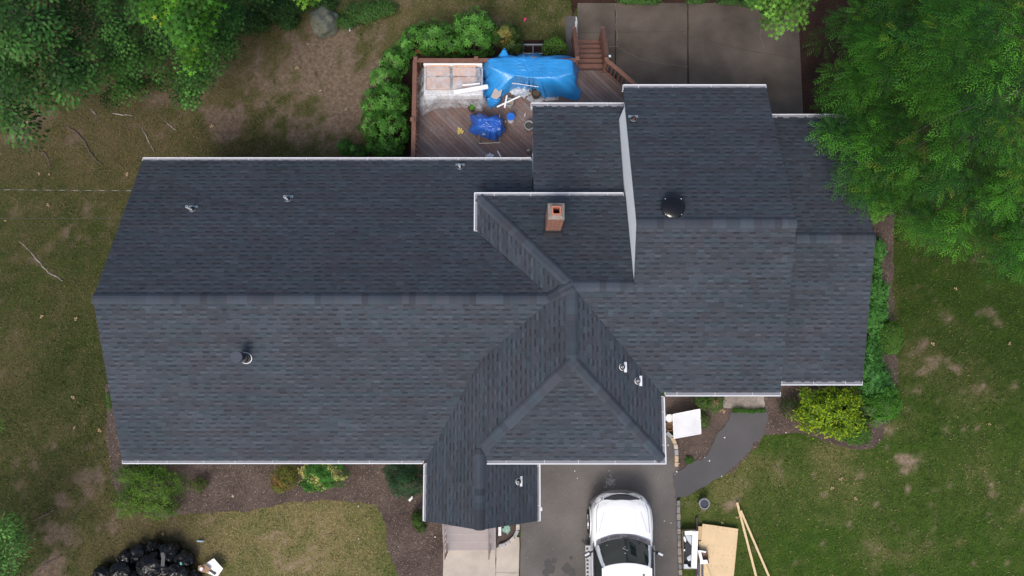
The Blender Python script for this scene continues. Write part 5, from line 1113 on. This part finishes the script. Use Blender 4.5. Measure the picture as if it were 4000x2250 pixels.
for (px, py), lfl in LEAVES:
    if lv is None:
        mb = MB()
        for k in range(3): aa = U(0, 6); leaf(mb, Vector((U(-.03, .03), U(-.03, .03), .02)), Vector((math.cos(aa), math.sin(aa), .15)).normalized(), Vector((0, 0, 1)), .12, .09, None, 'lobed')
        lv = mb.build('fallen_leaf', leafmats); o = lv
    else: o = lv.copy(); scn.collection.objects.link(o)
    o.location = at(px, py, .01); o.rotation_euler = (0, 0, U(0, 6.28)); s = U(.45, .75); o.scale = (s, s, s); tag(o, lfl, 'leaf', 'dry leaves scattered over lawn and beds')
# pebbles / white flecks near the path
peb = None
for (px, py), pl_ in (((2753, 1786), 'white chip on the path edge above the bare twig'), ((2771, 1800), 'small white chip in the middle of the lower path'), ((2652, 1811), 'white lump at the end of the curved stones'), ((2637, 1852), 'left white chip where path meets driveway'), ((2643, 1842), 'right white chip where path meets driveway'),
  ((2830, 1709), 'white chip high on the curved path'), ((2819, 1860), 'chip where path touches the lawn'), ((2595, 2035), 'white chip right of the car bonnet'), ((2621, 2043), 'white chip between car and driveway stones'), ((2255, 1718), 'white speck on the roof hip slope'),
  ((2610, 1739), 'white chip below the pots at the garage corner'), ((1400, 2104), 'white pebble on the front lawn'), ((1400, 1977), 'pebble on the mulch edge above the front lawn'), ((1557, 2135), 'white pebble on the lower front mulch'), ((1700, 2097), 'white pebble on mulch left of the front steps'),
  ((2245, 1840), 'chip on the driveway left of the plaster splash'), ((2255, 1868), 'white chip on the driveway left of the car'), ((911, 1938), 'round pale pebble in the front mulch'), ((3435, 1718), 'white stone on mulch right of the low green mound'), ((3070, 1690), 'pale stone on the mulch edge left of the golden cypress')):
    if px == 2255 and py == 1718: continue
    if peb is None: peb = blobmesh((0, 0, .02), (.04, .03, .025), 3, .3, 2, M('pebble', (.7, .68, .65), .8), 'pebble', 12, 8, smooth=True); o = peb
    else: o = peb.copy(); scn.collection.objects.link(o)
    o.location = at(px, py, .01); s = U(.35, .8); o.scale = (s, s, s); o.rotation_euler = (0, 0, U(0, 6)); tag(o, pl_, 'pebble', 'white chips scattered around driveway and beds')
# deck litter
mb = MB(); c = at(1797, 510, DZ+.02); n = 0
for (dx, dy, r_) in ((0, 0, .075), (.06, -.06, .06), (-.05, -.09, .055), (-.045, .07, .05), (.05, .06, .035), (.10, -.02, .035), (-.09, -.02, .03)):
    mb.tube([c+Vector((dx, dy, .0)), c+Vector((dx, dy, .02+n*.002))], [r_, r_*.8], 7); n += 1
tag(mb.build('work_glove', M('yellow_glove', (.62, .46, .14), .8, var=.2, scale=20)), 'crumpled yellow work gloves on the deck boards', 'gloves')
mb = MB(); mb.prism([tuple(at(x, y, DZ+.04)[:2]) for x, y in ((2128, 341), (2168, 339), (2168, 391), (2131, 394))][::-1], DZ+.02, DZ+.045); tag(mb.build('cement_board', M('grey_board', (.42, .40, .38), .8), bevel=.003), 'larger pale grey board leaning flat by the blue tarp', 'board')
mb = MB(); mb.prism([tuple(at(x, y, DZ+.04)[:2]) for x, y in ((2158, 341), (2181, 341), (2181, 380), (2183, 388), (2158, 390))][::-1], DZ+.002, DZ+.018); tag(mb.build('cement_board', M('grey_board2', (.30, .29, .28), .8), bevel=.003), 'narrow darker grey board under the larger pale one', 'board')
mb = MB(); pts = [(1920, 372), (1930, 350), (1945, 332), (1968, 324), (1962, 350), (1955, 375), (1940, 388), (1918, 380)]
mb.prism([tuple(at(x, y, DZ+.62)[:2]) for x, y in pts][::-1], DZ+.60, DZ+.615); tag(mb.build('cardboard', M('tan_card', (.42, .36, .31), .8), bevel=.003), 'torn tan cardboard piece wrapped in blue tarp', 'cardboard')
drape('blue_tarp', A3([(1900, 385), (1918, 382), (1940, 392), (1955, 382), (1950, 400), (1920, 410)], DZ+.22), A3([(1893, 372), (1925, 376), (1955, 345), (1966, 330), (1964, 375), (1945, 410), (1915, 424), (1905, 405)], DZ+.02), bluet, 'loose light blue tarp corner holding plaster rubble on deck', 'tarp', n=80, fold=.05, seed=31, top=.05)
drape('drop_cloth', A3([(2010, 330), (2065, 340), (2060, 370), (2045, 380), (2005, 365)], DZ+.10), A3([(1995, 322), (2035, 322), (2075, 340), (2070, 365), (2050, 386), (1998, 370), (1990, 350)], DZ+.02), crease('dirty_white', (.55, .58, .60), .6, 9, .6, var=.5), 'dirty white crumpled drop cloth in front of the blue tarp', 'cloth', n=90, fold=.05, seed=41, top=.05)
drape('plastic_scrap', A3([(2080, 390), (2110, 392), (2100, 398)], DZ+.03), A3([(2050, 384), (2075, 372), (2120, 380), (2128, 388), (2105, 402), (2070, 398)], DZ+.006), clearp, 'thin clear plastic scrap round the dark soil pot', 'plastic sheet', n=60, fold=.03, seed=43, top=.02)
drape('paper_scrap', A3([(1905, 602), (1920, 600), (1925, 612), (1905, 612)], DZ+.05), A3([(1896, 607), (1912, 598), (1928, 604), (1930, 620), (1896, 620)], DZ+.006), crease('white_paper', (.7, .72, .75), .6, 12, .6), 'crumpled white paper against the main roof gutter', 'paper', n=50, fold=.03, seed=44, top=.04)
mb = MB(); c = at(2063, 593, DZ); mb.box(c+Vector((0, 0, .09)), (.10, .08, .18)); mb.tube([c+Vector((math.cos(k/8*math.pi)*.05, 0, .18+math.sin(k/8*math.pi)*.05)) for k in range(9)], .012, 6, 1)
tag(mb.build('spray_bottle', [M('grey_plastic'), M('yellow_plastic', (.6, .48, .03), .4)], bevel=.01), 'small container with yellow handle in the deck corner', 'container')
# pale flecks on deck: painted sky glare on wet boards, then plaster dust
mb = MB()
for k in range(160):  # this cluster paints the sky glare on the wet boards
    px, py = random.gauss(1725, 45), random.gauss(510, 22); px += (py-510)*.9
    if not (1640 < px < 2060 and 420 < py < 600): continue
    c = at(px, py, DZ); r_ = U(.006, .02); a0 = U(0, 6); z = DZ+.0025+k*2e-6
    mb.poly([(c.x+math.cos(a0+t*1.05)*r_*U(.6, 1.2), c.y+math.sin(a0+t*1.05)*r_*U(.6, 1.2), z) for t in range(6)])
for k in range(200):
    px, py = random.gauss(2040, 45), random.gauss(470, 40)
    if not (1940 < px < 2070 and 410 < py < 600): continue
    c = at(px, py, DZ); r_ = U(.006, .02); z = DZ+.003+k*2e-6
    mb.poly([(c.x+math.cos(t*1.05)*r_*U(.6, 1.2), c.y+math.sin(t*1.05)*r_*U(.6, 1.2), z) for t in range(6)])
tag(mb.build('glare_and_dust', M('glare_and_dust', (.26, .23, .22), .9, var=.2)), 'pale flecks of painted sky glare and plaster dust over the deck boards', 'dust', kind='stuff')

# ------------------------------------------------------------------ lumber and scrap pile
plym = M('plywood', (.62, .46, .27), .65, var=.10, scale=4)
def plymat():
    n = plym.node_tree; N, L = n.nodes, n.links; b_ = N['Principled BSDF']; g_ = N.new('ShaderNodeNewGeometry'); wv = N.new('ShaderNodeTexWave'); wv.inputs['Scale'].default_value = 1.6; wv.inputs['Distortion'].default_value = 6; wv.inputs['Detail'].default_value = 3
    mp = N.new('ShaderNodeMapping'); mp.inputs['Scale'].default_value = (2.4, .5, 1); L.new(g_.outputs['Position'], mp.inputs[0]); L.new(mp.outputs[0], wv.inputs[0])
    mx = N.new('ShaderNodeMix'); mx.data_type = 'RGBA'; L.new(wv.outputs[1], mx.inputs[0]); mx.inputs[6].default_value = (.62, .455, .26, 1); mx.inputs[7].default_value = (.65, .485, .285, 1); L.new(mx.outputs[2], b_.inputs['Base Color'])
PY = thing('plywood_sheet', 'large upper sheet of new plywood lying on the lawn', 'plywood', at(2810, 2150, .1))
a_, b_ = at(2745, 2046, .13), at(2884, 2066, .13); dv = (b_-a_); dn = Vector((dv.y, -dv.x, 0)).normalized()*2.44
mb = MB(); mb.prism([p[:2] for p in (a_, b_, b_+dn, a_+dn)][::-1], .112, .13); mb.build('panel', plym, PY)
for r_, (f0, cnt) in enumerate(((.07, 8), (.66, 7), (.90, 7), (1.3, 7), (1.9, 7))):
    for k in range(cnt):
        p = a_+dv*(.06+.88*k/(cnt-1))+dn/2.44*(f0*1.0+U(-.03, .03)*1.0); mb = MB(); mb.tube([p+Vector((0, 0, -.001)), p+Vector((0, 0, .0015))], U(.010, .018), 6); mb.build('knot', M('knot', (.30, .18, .08), .8), PY)
mb = MB(); mb.prism([tuple(at(x, y, .1)[:2]) for x, y in ((2728, 2056), (2746, 2056), (2741, 2105), (2734, 2110), (2728, 2110))][::-1], .06, .098); tag(mb.build('plywood_sheet', M('plywood2', (.58, .41, .22), .7)), 'plywood strip showing left of the upper sheet', 'plywood')
mb = MB(); mb.prism([tuple(at(x, y, .08)[:2]) for x, y in ((2728, 2114), (2745, 2112), (2770, 2380), (2748, 2380))][::-1], .06, .107); tag(mb.build('plywood_sheet', M('plywood2')), 'lower plywood sheet peeping out under the large one', 'plywood')
plank((2751, 2200), (2782, 2290), .09, .16, 'lumber_piece', 'short pale stud on the plywood below the white carton', lumber, .038)
plank((2758, 2205), (2790, 2290), .04, .165, 'lumber_piece', 'thin pale strip beside the short stud on the plywood', lumber, .02)
plank((2879, 1963), (2962, 2285), .075, .10, 'long_stud', 'steeper of two long pale studs on the lawn', lumber, .038, z1=.03, cat='stud')
plank((2893, 1994), (3020, 2290), .07, .15, 'long_stud', 'flatter of two long pale studs crossing the lawn', lumber, .038, z1=.03, cat='stud')
plank((2722, 2021), (2721, 2260), .085, .05, 'dark_board', 'dark brown board sticking up behind the scrap carton', M('dark_brown', (.045, .03, .03), .7, var=.3, scale=8), .05)
plank((2730, 2195), (2729, 2300), .085, .12, 'metal_channel', 'left of two dark grey metal channels below the carton', M('dark_channel', (.07, .075, .09), .4), .04)
plank((2743, 2195), (2743, 2300), .08, .12, 'metal_channel', 'right of two dark grey metal channels below the carton', M('dark_channel'), .04)
SB = thing('scrap_carton', 'long open carton full of roofing offcuts by the driveway stones', 'carton', at(2695, 2150, .05))
cm = M('carton_brown', (.24, .19, .12), .85); P4 = [at(x, y, .3) for x, y in ((2668, 2075), (2722, 2072), (2722, 2222), (2671, 2223))]
mb = MB(); mb.prism([p[:2] for p in P4][::-1], .02, .04); mb.build('base', cm, SB)
mb = MB()
for a_, b_ in zip(P4, P4[1:]+P4[:1]): mb.bar(Vector((a_.x, a_.y, .17)), Vector((b_.x, b_.y, .17)), .012, .28)
mb.build('side', cm, SB)
greysh = M('shingle_offcut', (.045, .048, .058), .9, var=.25, scale=20)
def flatpiece(name, pts, z, th, m, label, cat='offcut'):
    mb = MB(); mb.prism([tuple(at(x, y, z)[:2]) for x, y in pts][::-1], z-th, z); return tag(mb.build(name, m, bevel=.003), label, cat)
flatpiece('carton_filling', [(2670, 2078), (2720, 2076), (2720, 2220), (2673, 2221)], .16, .10, greysh, 'layer of dark offcuts at the bottom of the scrap carton')
flatpiece('trim_board', [(2705, 2076), (2728, 2075), (2722, 2222), (2700, 2216)], .36, .03, boardwhite, 'long wide white trim board on top of the scrap carton', 'board')
flatpiece('trim_board', [(2675, 2075), (2718, 2072), (2706, 2090), (2675, 2091)], .33, .03, boardwhite, 'short white board across the far end of the scrap carton', 'board')
flatpiece('trim_board', [(2676, 2091), (2702, 2092), (2703, 2135), (2686, 2112)], .25, .02, M('pale_grey', (.5, .54, .58), .5), 'pale grey flashing piece inside the scrap carton', 'flashing')
flatpiece('shingle_offcut', [(2686, 2117), (2703, 2134), (2700, 2170), (2684, 2175), (2673, 2128)], .27, .02, M('shingle_offcut2', (.035, .037, .045), .9), 'dark trapezoid shingle offcut inside the scrap carton')
flatpiece('trim_scrap', [(2670, 2204), (2684, 2204), (2690, 2215), (2719, 2219), (2719, 2223), (2672, 2223)], .30, .03, M('pale_grey'), 'pale board scrap at the near end of the carton', 'board')
flatpiece('trim_scrap', [(2684, 2177), (2700, 2166), (2699, 2190), (2690, 2192), (2684, 2185)], .28, .02, M('pale_grey'), 'folded pale plastic scrap in the middle of the carton', 'scrap')
flatpiece('trim_scrap', [(2670, 2096), (2676, 2097), (2681, 2112), (2678, 2120), (2671, 2110)], .29, .02, boardwhite, 'small white trim scrap at the left inside the carton', 'scrap')
flatpiece('trim_scrap', [(2669, 2147), (2676, 2145), (2676, 2152), (2669, 2154)], .29, .02, boardwhite, 'tiny white chip at the left inside the carton', 'scrap')
WC = thing('white_carton', 'small open white carton with brown inside on the plywood', 'carton', at(2748, 2175, .13))
P4 = [at(x, y, .3) for x, y in ((2726, 2150), (2764, 2153), (2769, 2200), (2734, 2203))]
mb = MB(); mb.prism([p[:2] for p in P4][::-1], .135, .15); mb.build('base', M('kraft', (.22, .14, .10), .85, var=.3, scale=12), WC)
mb = MB()
for a_, b_ in zip(P4, P4[1:]+P4[:1]): mb.bar(Vector((a_.x, a_.y, .22)), Vector((b_.x, b_.y, .22)), .01, .15)
mb.build('side', M('kraft'), WC)
mb = MB()
for pts in (((2726, 2150), (2737, 2150), (2746, 2188), (2735, 2190)), ((2737, 2150), (2759, 2154), (2757, 2160), (2739, 2157)), ((2735, 2188), (2763, 2187), (2766, 2203), (2735, 2204))):
    mb.prism([tuple(at(x, y, .31)[:2]) for x, y in pts][::-1], .300+len(mb.v)*1e-4, .306+len(mb.v)*1e-4)
mb.build('flap', boardwhite, WC)

# ------------------------------------------------------------------ rubbish bags
bagm = crease('bin_bag', (.005, .005, .006), .2, 4, .7, var=.3, dist=.03)
bagm.node_tree.nodes['Principled BSDF'].inputs['Specular IOR Level'].default_value = .32
BAGS = [(605, 2136, 30, .5, 'small knotted bin bag at the top of the heap'), (664, 2155, 38, .62, 'shiny bulging bin bag at the top right of the heap'), (548, 2163, 36, .5, 'bin bag left of the topmost one'),
 (714, 2186, 38, .55, 'bin bag at the right edge of the heap with a green scrap on it'), (590, 2208, 52, .85, 'largest bin bag in the middle of the heap'), (492, 2180, 32, .42, 'pointed bin bag on the upper left slope of the heap'),
 (478, 2226, 42, .6, 'wide bin bag at the left of the heap'), (402, 2244, 38, .5, 'bin bag lying alone furthest left'), (695, 2228, 42, .7, 'smooth bin bag below the one with the green scrap'),
 (640, 2222, 36, .6, 'bin bag under the grey shingle strip'), (755, 2252, 32, .4, 'bin bag at the lower right beside the cardboard'), (545, 2262, 42, .6, 'bin bag at the bottom edge below the middle of the heap'), (635, 2285, 42, .6, 'bin bag behind the bottom edge under the largest one')]
for i, (px, py, r_, h, lb) in enumerate(BAGS):
    c = at(px, py, h*.5); k = 25/FPX; t = thing('bin_bag', 'black ' + lb, 'bin bag', (c.x, c.y, 0), 'black bin bags heaped on the lawn')
    blobmesh((c.x, c.y, h*.42), (r_*k, r_*k*U(.85, 1.05), h*.52), i+1, .15, 1.25, bagm, 'bag', 64, 36, flat=-.72, ridged=True, parent=t)
    mb = MB(); tz = h*.95; a0 = U(0, 6.28); q = Vector((c.x+math.cos(a0)*r_*k*.3, c.y+math.sin(a0)*r_*k*.3, tz))
    mb.tube([q-Vector((0, 0, .1)), q, q+Vector((U(-.05, .05), U(-.05, .05), .05)), q+Vector((U(-.1, .1), U(-.1, .1), .09))], [.06, .018, .03, .045], 9); mb.build('knot', bagm, t)
flatpiece('shingle_strip', [(627, 2160), (640, 2158), (645, 2175), (642, 2212), (628, 2213), (630, 2180)], .80, .02, M('grey_strip', (.09, .09, .09), .9), 'grey shingle strip lying on the bin bags')
flatpiece('green_scrap', [(702, 2196), (708, 2197), (711, 2205), (704, 2207)], .66, .03, M('mint', (.1, .4, .3), .5), 'tiny mint green scrap on a bin bag', 'scrap')
flatpiece('card_sheet', [(835, 2181), (871, 2221), (848, 2255), (800, 2235), (806, 2200)], .22, .012, boardwhite, 'white sheet standing out beside the rubbish bags', 'sheet')
flatpiece('cardboard', [(774, 2211), (800, 2204), (822, 2219), (815, 2238), (790, 2236), (774, 2228)], .30, .012, M('kraft2', (.30, .18, .11), .85), 'brown cardboard flap on the white sheet by the bags', 'cardboard')
flatpiece('dark_strip', [(821, 2224), (846, 2238), (839, 2247), (817, 2231)], .235, .006, rubber, 'dark rectangular strip on the white sheet by the bags', 'strip')
mb = MB(); c = at(789, 2221, .32); mb.tube([c, c+Vector((.0, 0, .05))], [.075, .06], 16); mb.tube([c+Vector((0, 0, .051)), c+Vector((0, 0, .06))], [.04, .03], 12, 1)
tag(mb.build('light_fitting', [chrome, boardwhite]), 'small round light fitting on the brown cardboard', 'fitting')

# ------------------------------------------------------------------ the white car
CX = 3.60; CY = -3.66
CAR = thing('parked_car', 'white full size pickup or sport utility car parked on the driveway', 'car', (CX, CY-2.6, 0))
paint = M('white_paint', (.80, .81, .82), .25, var=.01, coat=.6); glass = M('car_glass', (.012, .022, .022), .04, var=.1); dark = M('dark_trim', (.022, .022, .028), .5); greytrim = M('grey_trim', (.10, .095, .115), .6, var=.15)
def hw(s):
    T = [(0, .50), (.05, .66), (.12, .76), (.22, .85), (.35, .93), (.5, .975), (.7, 1.0), (1.2, 1.015), (2.5, 1.02), (4.6, 1.0), (5.0, .97), (5.15, .9), (5.25, .78)]
    for (a, b), (c, d) in zip(T[:-1], T[1:]):
        if s <= c: return b+(d-b)*(s-a)/(c-a)
    return T[-1][1]
def zh(s):   # hood / belt height on the centre line
    T = [(0, .78), (.04, .90), (.10, .99), (.18, 1.06), (.4, 1.12), (.9, 1.18), (1.25, 1.20), (1.5, 1.18), (5.0, 1.15), (5.25, 1.05)]
    for (a, b), (c, d) in zip(T[:-1], T[1:]):
        if s <= c: return b+(d-b)*(s-a)/(c-a)
    return T[-1][1]
def section(s):
    w_, z_ = hw(s), zh(s); P = [(w_*.90, .34), (w_*.985, .48), (w_, .68), (w_*.995, .86), (w_*.975, z_-.14), (w_*.93, z_-.07), (w_*.86, z_-.035), (w_*.6, z_-.008), (w_*.3, z_), (0, z_+.004)]
    return [(x, z) for x, z in P]
mb = MB(); st = [0, .03, .07, .12, .18, .25, .35, .5, .65, .8, 1.0, 1.2, 1.5, 2, 2.5, 3, 3.5, 4, 4.4, 4.8, 5.0, 5.15, 5.25]
rows = []
for s in st:
    P = section(s); row = [(CX-x, CY-s, z) for x, z in P]+[(CX+x, CY-s, z) for x, z in P[-2::-1]]; rows.append(row)
mb.grid(rows); mb.poly(rows[0]); mb.poly(rows[-1][::-1])
bo = mb.build('body', paint, CAR, smooth=True)
def normfix(o):
    bm = bmesh.new(); bm.from_mesh(o.data); bmesh.ops.recalc_face_normals(bm, faces=bm.faces); bm.to_mesh(o.data); bm.free()
normfix(bo)
# hood with raised centre and side creases
mb = MB(); rows = []
for i in range(15):
    s = .17+(1.20-.17)*i/14; row = []
    for j in range(25):
        u = -1+2*j/24; hwid = (.80+.06*(s/1.2))*min(1, hw(s)/.97); x = u*hwid; fe = .10*(abs(u)**3)*(1 if i > 7 else .5); sl = s+(.12*u*u*(-1 if i < 8 else 1)*(abs(i-7)/7))*(-1 if i < 8 else 1)
        lift = .022+(.020 if abs(u) < .45 else .020*max(0, 1-(abs(u)-.45)/.08))-.05*max(0, abs(u)-.75)**1.2
        if i in (0, 14) or j in (0, 24): lift -= .012
        row.append((CX+x, CY-sl, zh(min(1.25, max(.1, sl)))-.02*abs(u)**2+lift))
    rows.append(row)
mb.grid(rows); ho = mb.build('hood', paint, CAR, smooth=True); normfix(ho)
gapm = M('panel_gap', (.22, .22, .23), .6)
for sx in (-1, 1):
    mb = MB(); P_ = [(.52, .26), (.62, .6), (.71, .9), (.78, 1.16)]
    def hz(x, s_): u = x/((.80+.06*(s_/1.2))*min(1, hw(s_)/.97)); return zh(s_)-.02*u*u+.022+.020*max(0, 1-(abs(u)-.45)/.08)*(abs(u) > .45)+(.020 if abs(u) <= .45 else 0)-.05*max(0, abs(u)-.75)**1.2+.003
    for (x0, s0_), (x1, s1_) in zip(P_[:-1], P_[1:]): mb.bar((CX+sx*x0, CY-s0_, hz(x0, s0_)), (CX+sx*x1, CY-s1_, hz(x1, s1_)), .022, .006)
    mb.build('hood_crease_shade', M('crease_shade', (.55, .55, .57), .4), CAR)  # grey strip paints the shade along the hood crease
    mb = MB()
    for k in range(10):
        s0_, s1_ = .30+k*.09, .30+(k+1)*.09; f = lambda s_: (CX+sx*(.80+.06*(s_/1.2))*min(1, hw(s_)/.97)*1.01, CY-s_, zh(s_)-.035)
        mb.bar(f(s0_), f(s1_), .016, .02)
    mb.build('panel_gap', gapm, CAR)
# grille, bumper, headlights, cowl
mb = MB()
for k in range(14):
    u0, u1 = -1+2*k/14, -1+2*(k+1)/14; f = lambda u, dz, ds: (CX+u*.58, CY-(.02+.10*u*u)-ds, .93+dz)
    mb.poly([f(u0, -.25, -.03), f(u1, -.25, -.03), f(u1, .09, .01), f(u0, .09, .01)]); mb.poly([f(u0, .09, .01), f(u1, .09, .01), (CX+u1*.60, CY-.16-.1*u1*u1, 1.055), (CX+u0*.60, CY-.16-.1*u0*u0, 1.055)])
mb.build('grille', dark, CAR)
mb = MB()
for z, r_ in ((.96, .012), (.88, .012)): mb.tube([(CX+u*.57, CY+.035-(.02+.10*u*u), z) for u in [-1+k/8 for k in range(17)]], r_, 6)
mb.build('grille_bar', chrome, CAR)
mb = MB(); rows = []
for u in [-1+k/14 for k in range(29)]:
    x = u*1.0; y = CY+.09-.36*abs(u)**2.6; rows.append([(CX+x, y-.10, .74), (CX+x, y-.02, .73), (CX+x*.995, y, .66), (CX+x*.99, y-.01, .5), (CX+x*.97, y-.10, .42)])
mb.grid(rows); bb = mb.build('front_bumper', M('bumper_dark', (.10, .10, .11), .45), CAR, smooth=True); normfix(bb)
for sx in (-1, 1):
    mb = MB(); f = lambda x, y, z: (CX+sx*x, CY-y, z)
    mb.add([f(.60, .07, .97), f(.72, .14, .95), f(.86, .26, .96), f(.93, .37, 1.0), f(.93, .46, 1.03), f(.82, .30, 1.045), f(.62, .16, 1.06)], [(0, 1, 2, 3, 4, 5, 6)]); hl = mb.build('headlight', M('lamp_glass', (.32, .36, .38), .08), CAR); normfix(hl)
    mb = MB(); mb.bar(f(.88, .75, 1.085), f(.90, 1.3, 1.115), .012, .008); mb.build('body_crease_shade', greytrim, CAR)  # dark strip paints the shade of the fender crease
mb = MB(); rows = []
for i, sl in enumerate((1.215, 1.37)):
    rows.append([(CX+u*.88, CY-sl-.24*u*u, 1.235-.03*u*u-.004*i) for u in [-1+k/16 for k in range(33)]])
mb.grid(rows); 
cw_ = mb.build('cowl', greytrim, CAR, smooth=True); normfix(cw_)
mb = MB()
for k in range(26):
    u = -.80+1.6*k/25
    if abs(u) < .10 or .5 < abs(u) < .58: continue
    mb.box((CX+u*.88, CY-1.28-.24*u*u, 1.238-.03*u*u), (.03, .07, .008))
mb.build('cowl_slot', M('slot_black', (.006, .006, .008), .6), CAR)
# windshield: base curve to top curve
def wb(u): return Vector((CX+u*.86, CY-1.355-.24*u*u, 1.235-.03*u*u))
def wt(u): return Vector((CX+u*.72, CY-1.96-.13*u*u, 1.875-.04*u*u))
US = [-1+k/12 for k in range(25)]
mb = MB(); mb.grid([[wb(u*.94).lerp(wt(u*.96), v)+Vector((0, .012*math.sin(v*math.pi), .012*math.sin(v*math.pi))) for u in US] for v in [k/6 for k in range(7)]]); ws = mb.build('windshield', glass, CAR, smooth=True); normfix(ws)
mb = MB(); sw = wb(-.7).lerp(wt(-.7), .14); mb.box(sw+Vector((.05, 0, .02)), (.07, .05, .004), mat=Matrix.Rotation(R(46), 3, 'X')); mb.build('sticker', M('sticker', (.25, .3, .36), .5), CAR)
mb = MB()
for v, u in ((.42, -.05), (.5, .08), (.36, .02), (.46, .0), (.62, -.02)):
    q = wb(u).lerp(wt(u), v)+Vector((0, .005, .022)); mb.box(q, (.05, .07, .004), mat=Matrix.Rotation(R(46), 3, 'X')@Matrix.Rotation(U(-.5, .5), 3, 'Z'))
mb.build('dash_papers', M('papers', (.35, .36, .35), .6), CAR)
# wipers
for x0, x1, y0, y1 in ((-.78, .02, 1.56, 1.37), (-.02, .60, 1.30, 1.50)):
    mb = MB(); mb.bar((CX+x0, CY-y0, 1.235), (CX+x1, CY-y1, 1.265), .028, .02); mb.build('wiper', dark, CAR)
# roof
mb = MB(); rows = []; RL = [1.96, 2.02, 2.1, 2.3, 2.8, 3.4, 4.2, 4.7, 4.85]
for i, s in enumerate(RL):
    row = []
    for u in US:
        bend = .13*u*u*max(0, 1-(s-1.96)/.6); z = 1.885-.055*abs(u)**2.4-(.012 if i == 0 else 0)-(.1 if s > 4.8 else 0); z += .006*(1 if abs(u) < .9 and (int((u+1)*6) % 2 == 0) and s > 2.2 else 0)
        row.append((CX+u*.735, CY-s-bend, z+.012))
    rows.append(row)
mb.grid(rows); rf = mb.build('car_roof', paint, CAR, smooth=True); normfix(rf)
mb = MB(); mb.tube([(CX+.52, CY-2.33, 1.87), (CX+.52, CY-2.33, 1.90), (CX+.52, CY-2.34, 1.93)], [.035, .03, .012], 12); mb.build('roof_antenna', dark, CAR)
# pillars, side glass, rear glass
for sx in (-1, 1):
    f = lambda x, s, z: Vector((CX+sx*x, CY-s, z)); mb = MB()
    a0, a1 = wb(sx*.94), wt(sx*.96); b0, b1 = f(.93, 1.70, 1.16), f(.745, 2.16, 1.845)
    mb.add([a0, a1, b1, b0, a0+Vector((0, 0, .02)), a1+Vector((0, 0, .02))], [(0, 1, 2, 3)]); 
    mb.bar(a0+Vector((sx*.02, -.01, .0)), a1+Vector((sx*.01, -.02, .0)), .07, .04)
    mb.bar(f(.755, 2.12, 1.855), f(.755, 4.8, 1.85), .06, .05)
    for s in (2.95, 3.85, 4.75): mb.bar(f(.955, s, 1.14), f(.755, s+.03, 1.85), .09, .035, up=Vector((sx, 0, .3)))
    mb.build('pillar', paint, CAR)
    mb = MB(); mb.poly([f(.945, 1.62, 1.155), f(.75, 2.20, 1.84), f(.75, 4.75, 1.84), f(.945, 4.75, 1.155)]); sg = mb.build('side_window', glass, CAR); normfix(sg)
    mb = MB(); mb.bar(f(.965, 1.50, 1.165), f(.965, 4.8, 1.165), .035, .03); mb.build('window_trim', dark, CAR)
    mb = MB(); mb.box(f(1.07, 3.05, .40), (.16, 2.6, .05)); rb = mb.build('running_board', M('board_grey', (.42, .42, .44), .5), CAR)
    mb = MB()
    for k in range(20): mb.box(f(1.09, 1.85+k*.125, .430), (.07, .06, .012))
    mb.build('tread', rubber, rb)
    mi = MB(); mi.bar(f(.96, 1.75, 1.20), f(1.12, 1.82, 1.20), .06, .05); mi.box(f(1.16, 1.86, 1.20), (.22, .13, .20), mat=Matrix.Rotation(-sx*R(28), 3, 'Z')); mr_ = mi.build('mirror', dark, CAR, bevel=.02)
    mi = MB(); mi.box(f(1.18, 1.83, 1.285), (.17, .07, .05), mat=Matrix.Rotation(-sx*R(28), 3, 'Z')); mi.build('mirror_cap', M('mirror_cap', (.6, .62, .65), .15), mr_, bevel=.015)
    for s in (.98, 4.15):
        wl = MB(); rr = [(.30, -.13), (.37, -.13), (.40, -.09), (.40, .09), (.37, .13), (.25, .13)]
        c0 = f(.935, s, .40); wl.grid([[c0+Vector((o_, math.cos(a)*q, math.sin(a)*q)) for a in [2*math.pi*k/32 for k in range(32)]] for q, o_ in rr], closed=True); wh = wl.build('wheel', tyre, CAR, smooth=False)
        wl = MB(); wl.tube([c0+Vector((sx*.09, 0, 0)), c0+Vector((sx*.125, 0, 0))], [.27, .25], 24)
        for k in range(6): a = k*math.pi/3; wl.bar(c0+Vector((sx*.13, 0, 0)), c0+Vector((sx*.13, math.cos(a)*.24, math.sin(a)*.24)), .05, .03, up=Vector((1, 0, 0)))
        wl.build('rim', chrome, wh)
    fe = MB(); rows = []
    for k in range(17):
        a = math.pi*k/16; rows.append([f(x, .98-math.cos(a)*.50, .40+math.sin(a)*.48) for x in (.98, 1.028)])
    fe.grid(rows); q = fe.build('wheel_arch', paint, CAR, solid=.02)
mb = MB(); mb.poly([(CX-.70, CY-4.86, 1.83), (CX+.70, CY-4.86, 1.83), (CX+.85, CY-5.1, 1.15), (CX-.85, CY-5.1, 1.15)]); q = mb.build('rear_window', glass, CAR); normfix(q)
mb = MB(); mb.tube([(CX+.22, CY+.02, .9), (CX+.22, CY+.1, .93)], .01, 6); mb.tube([(CX+.18, CY+.1, .935), (CX+.26, CY+.1, .935)], .008, 6); mb.build('hood_ornament', dark, CAR)
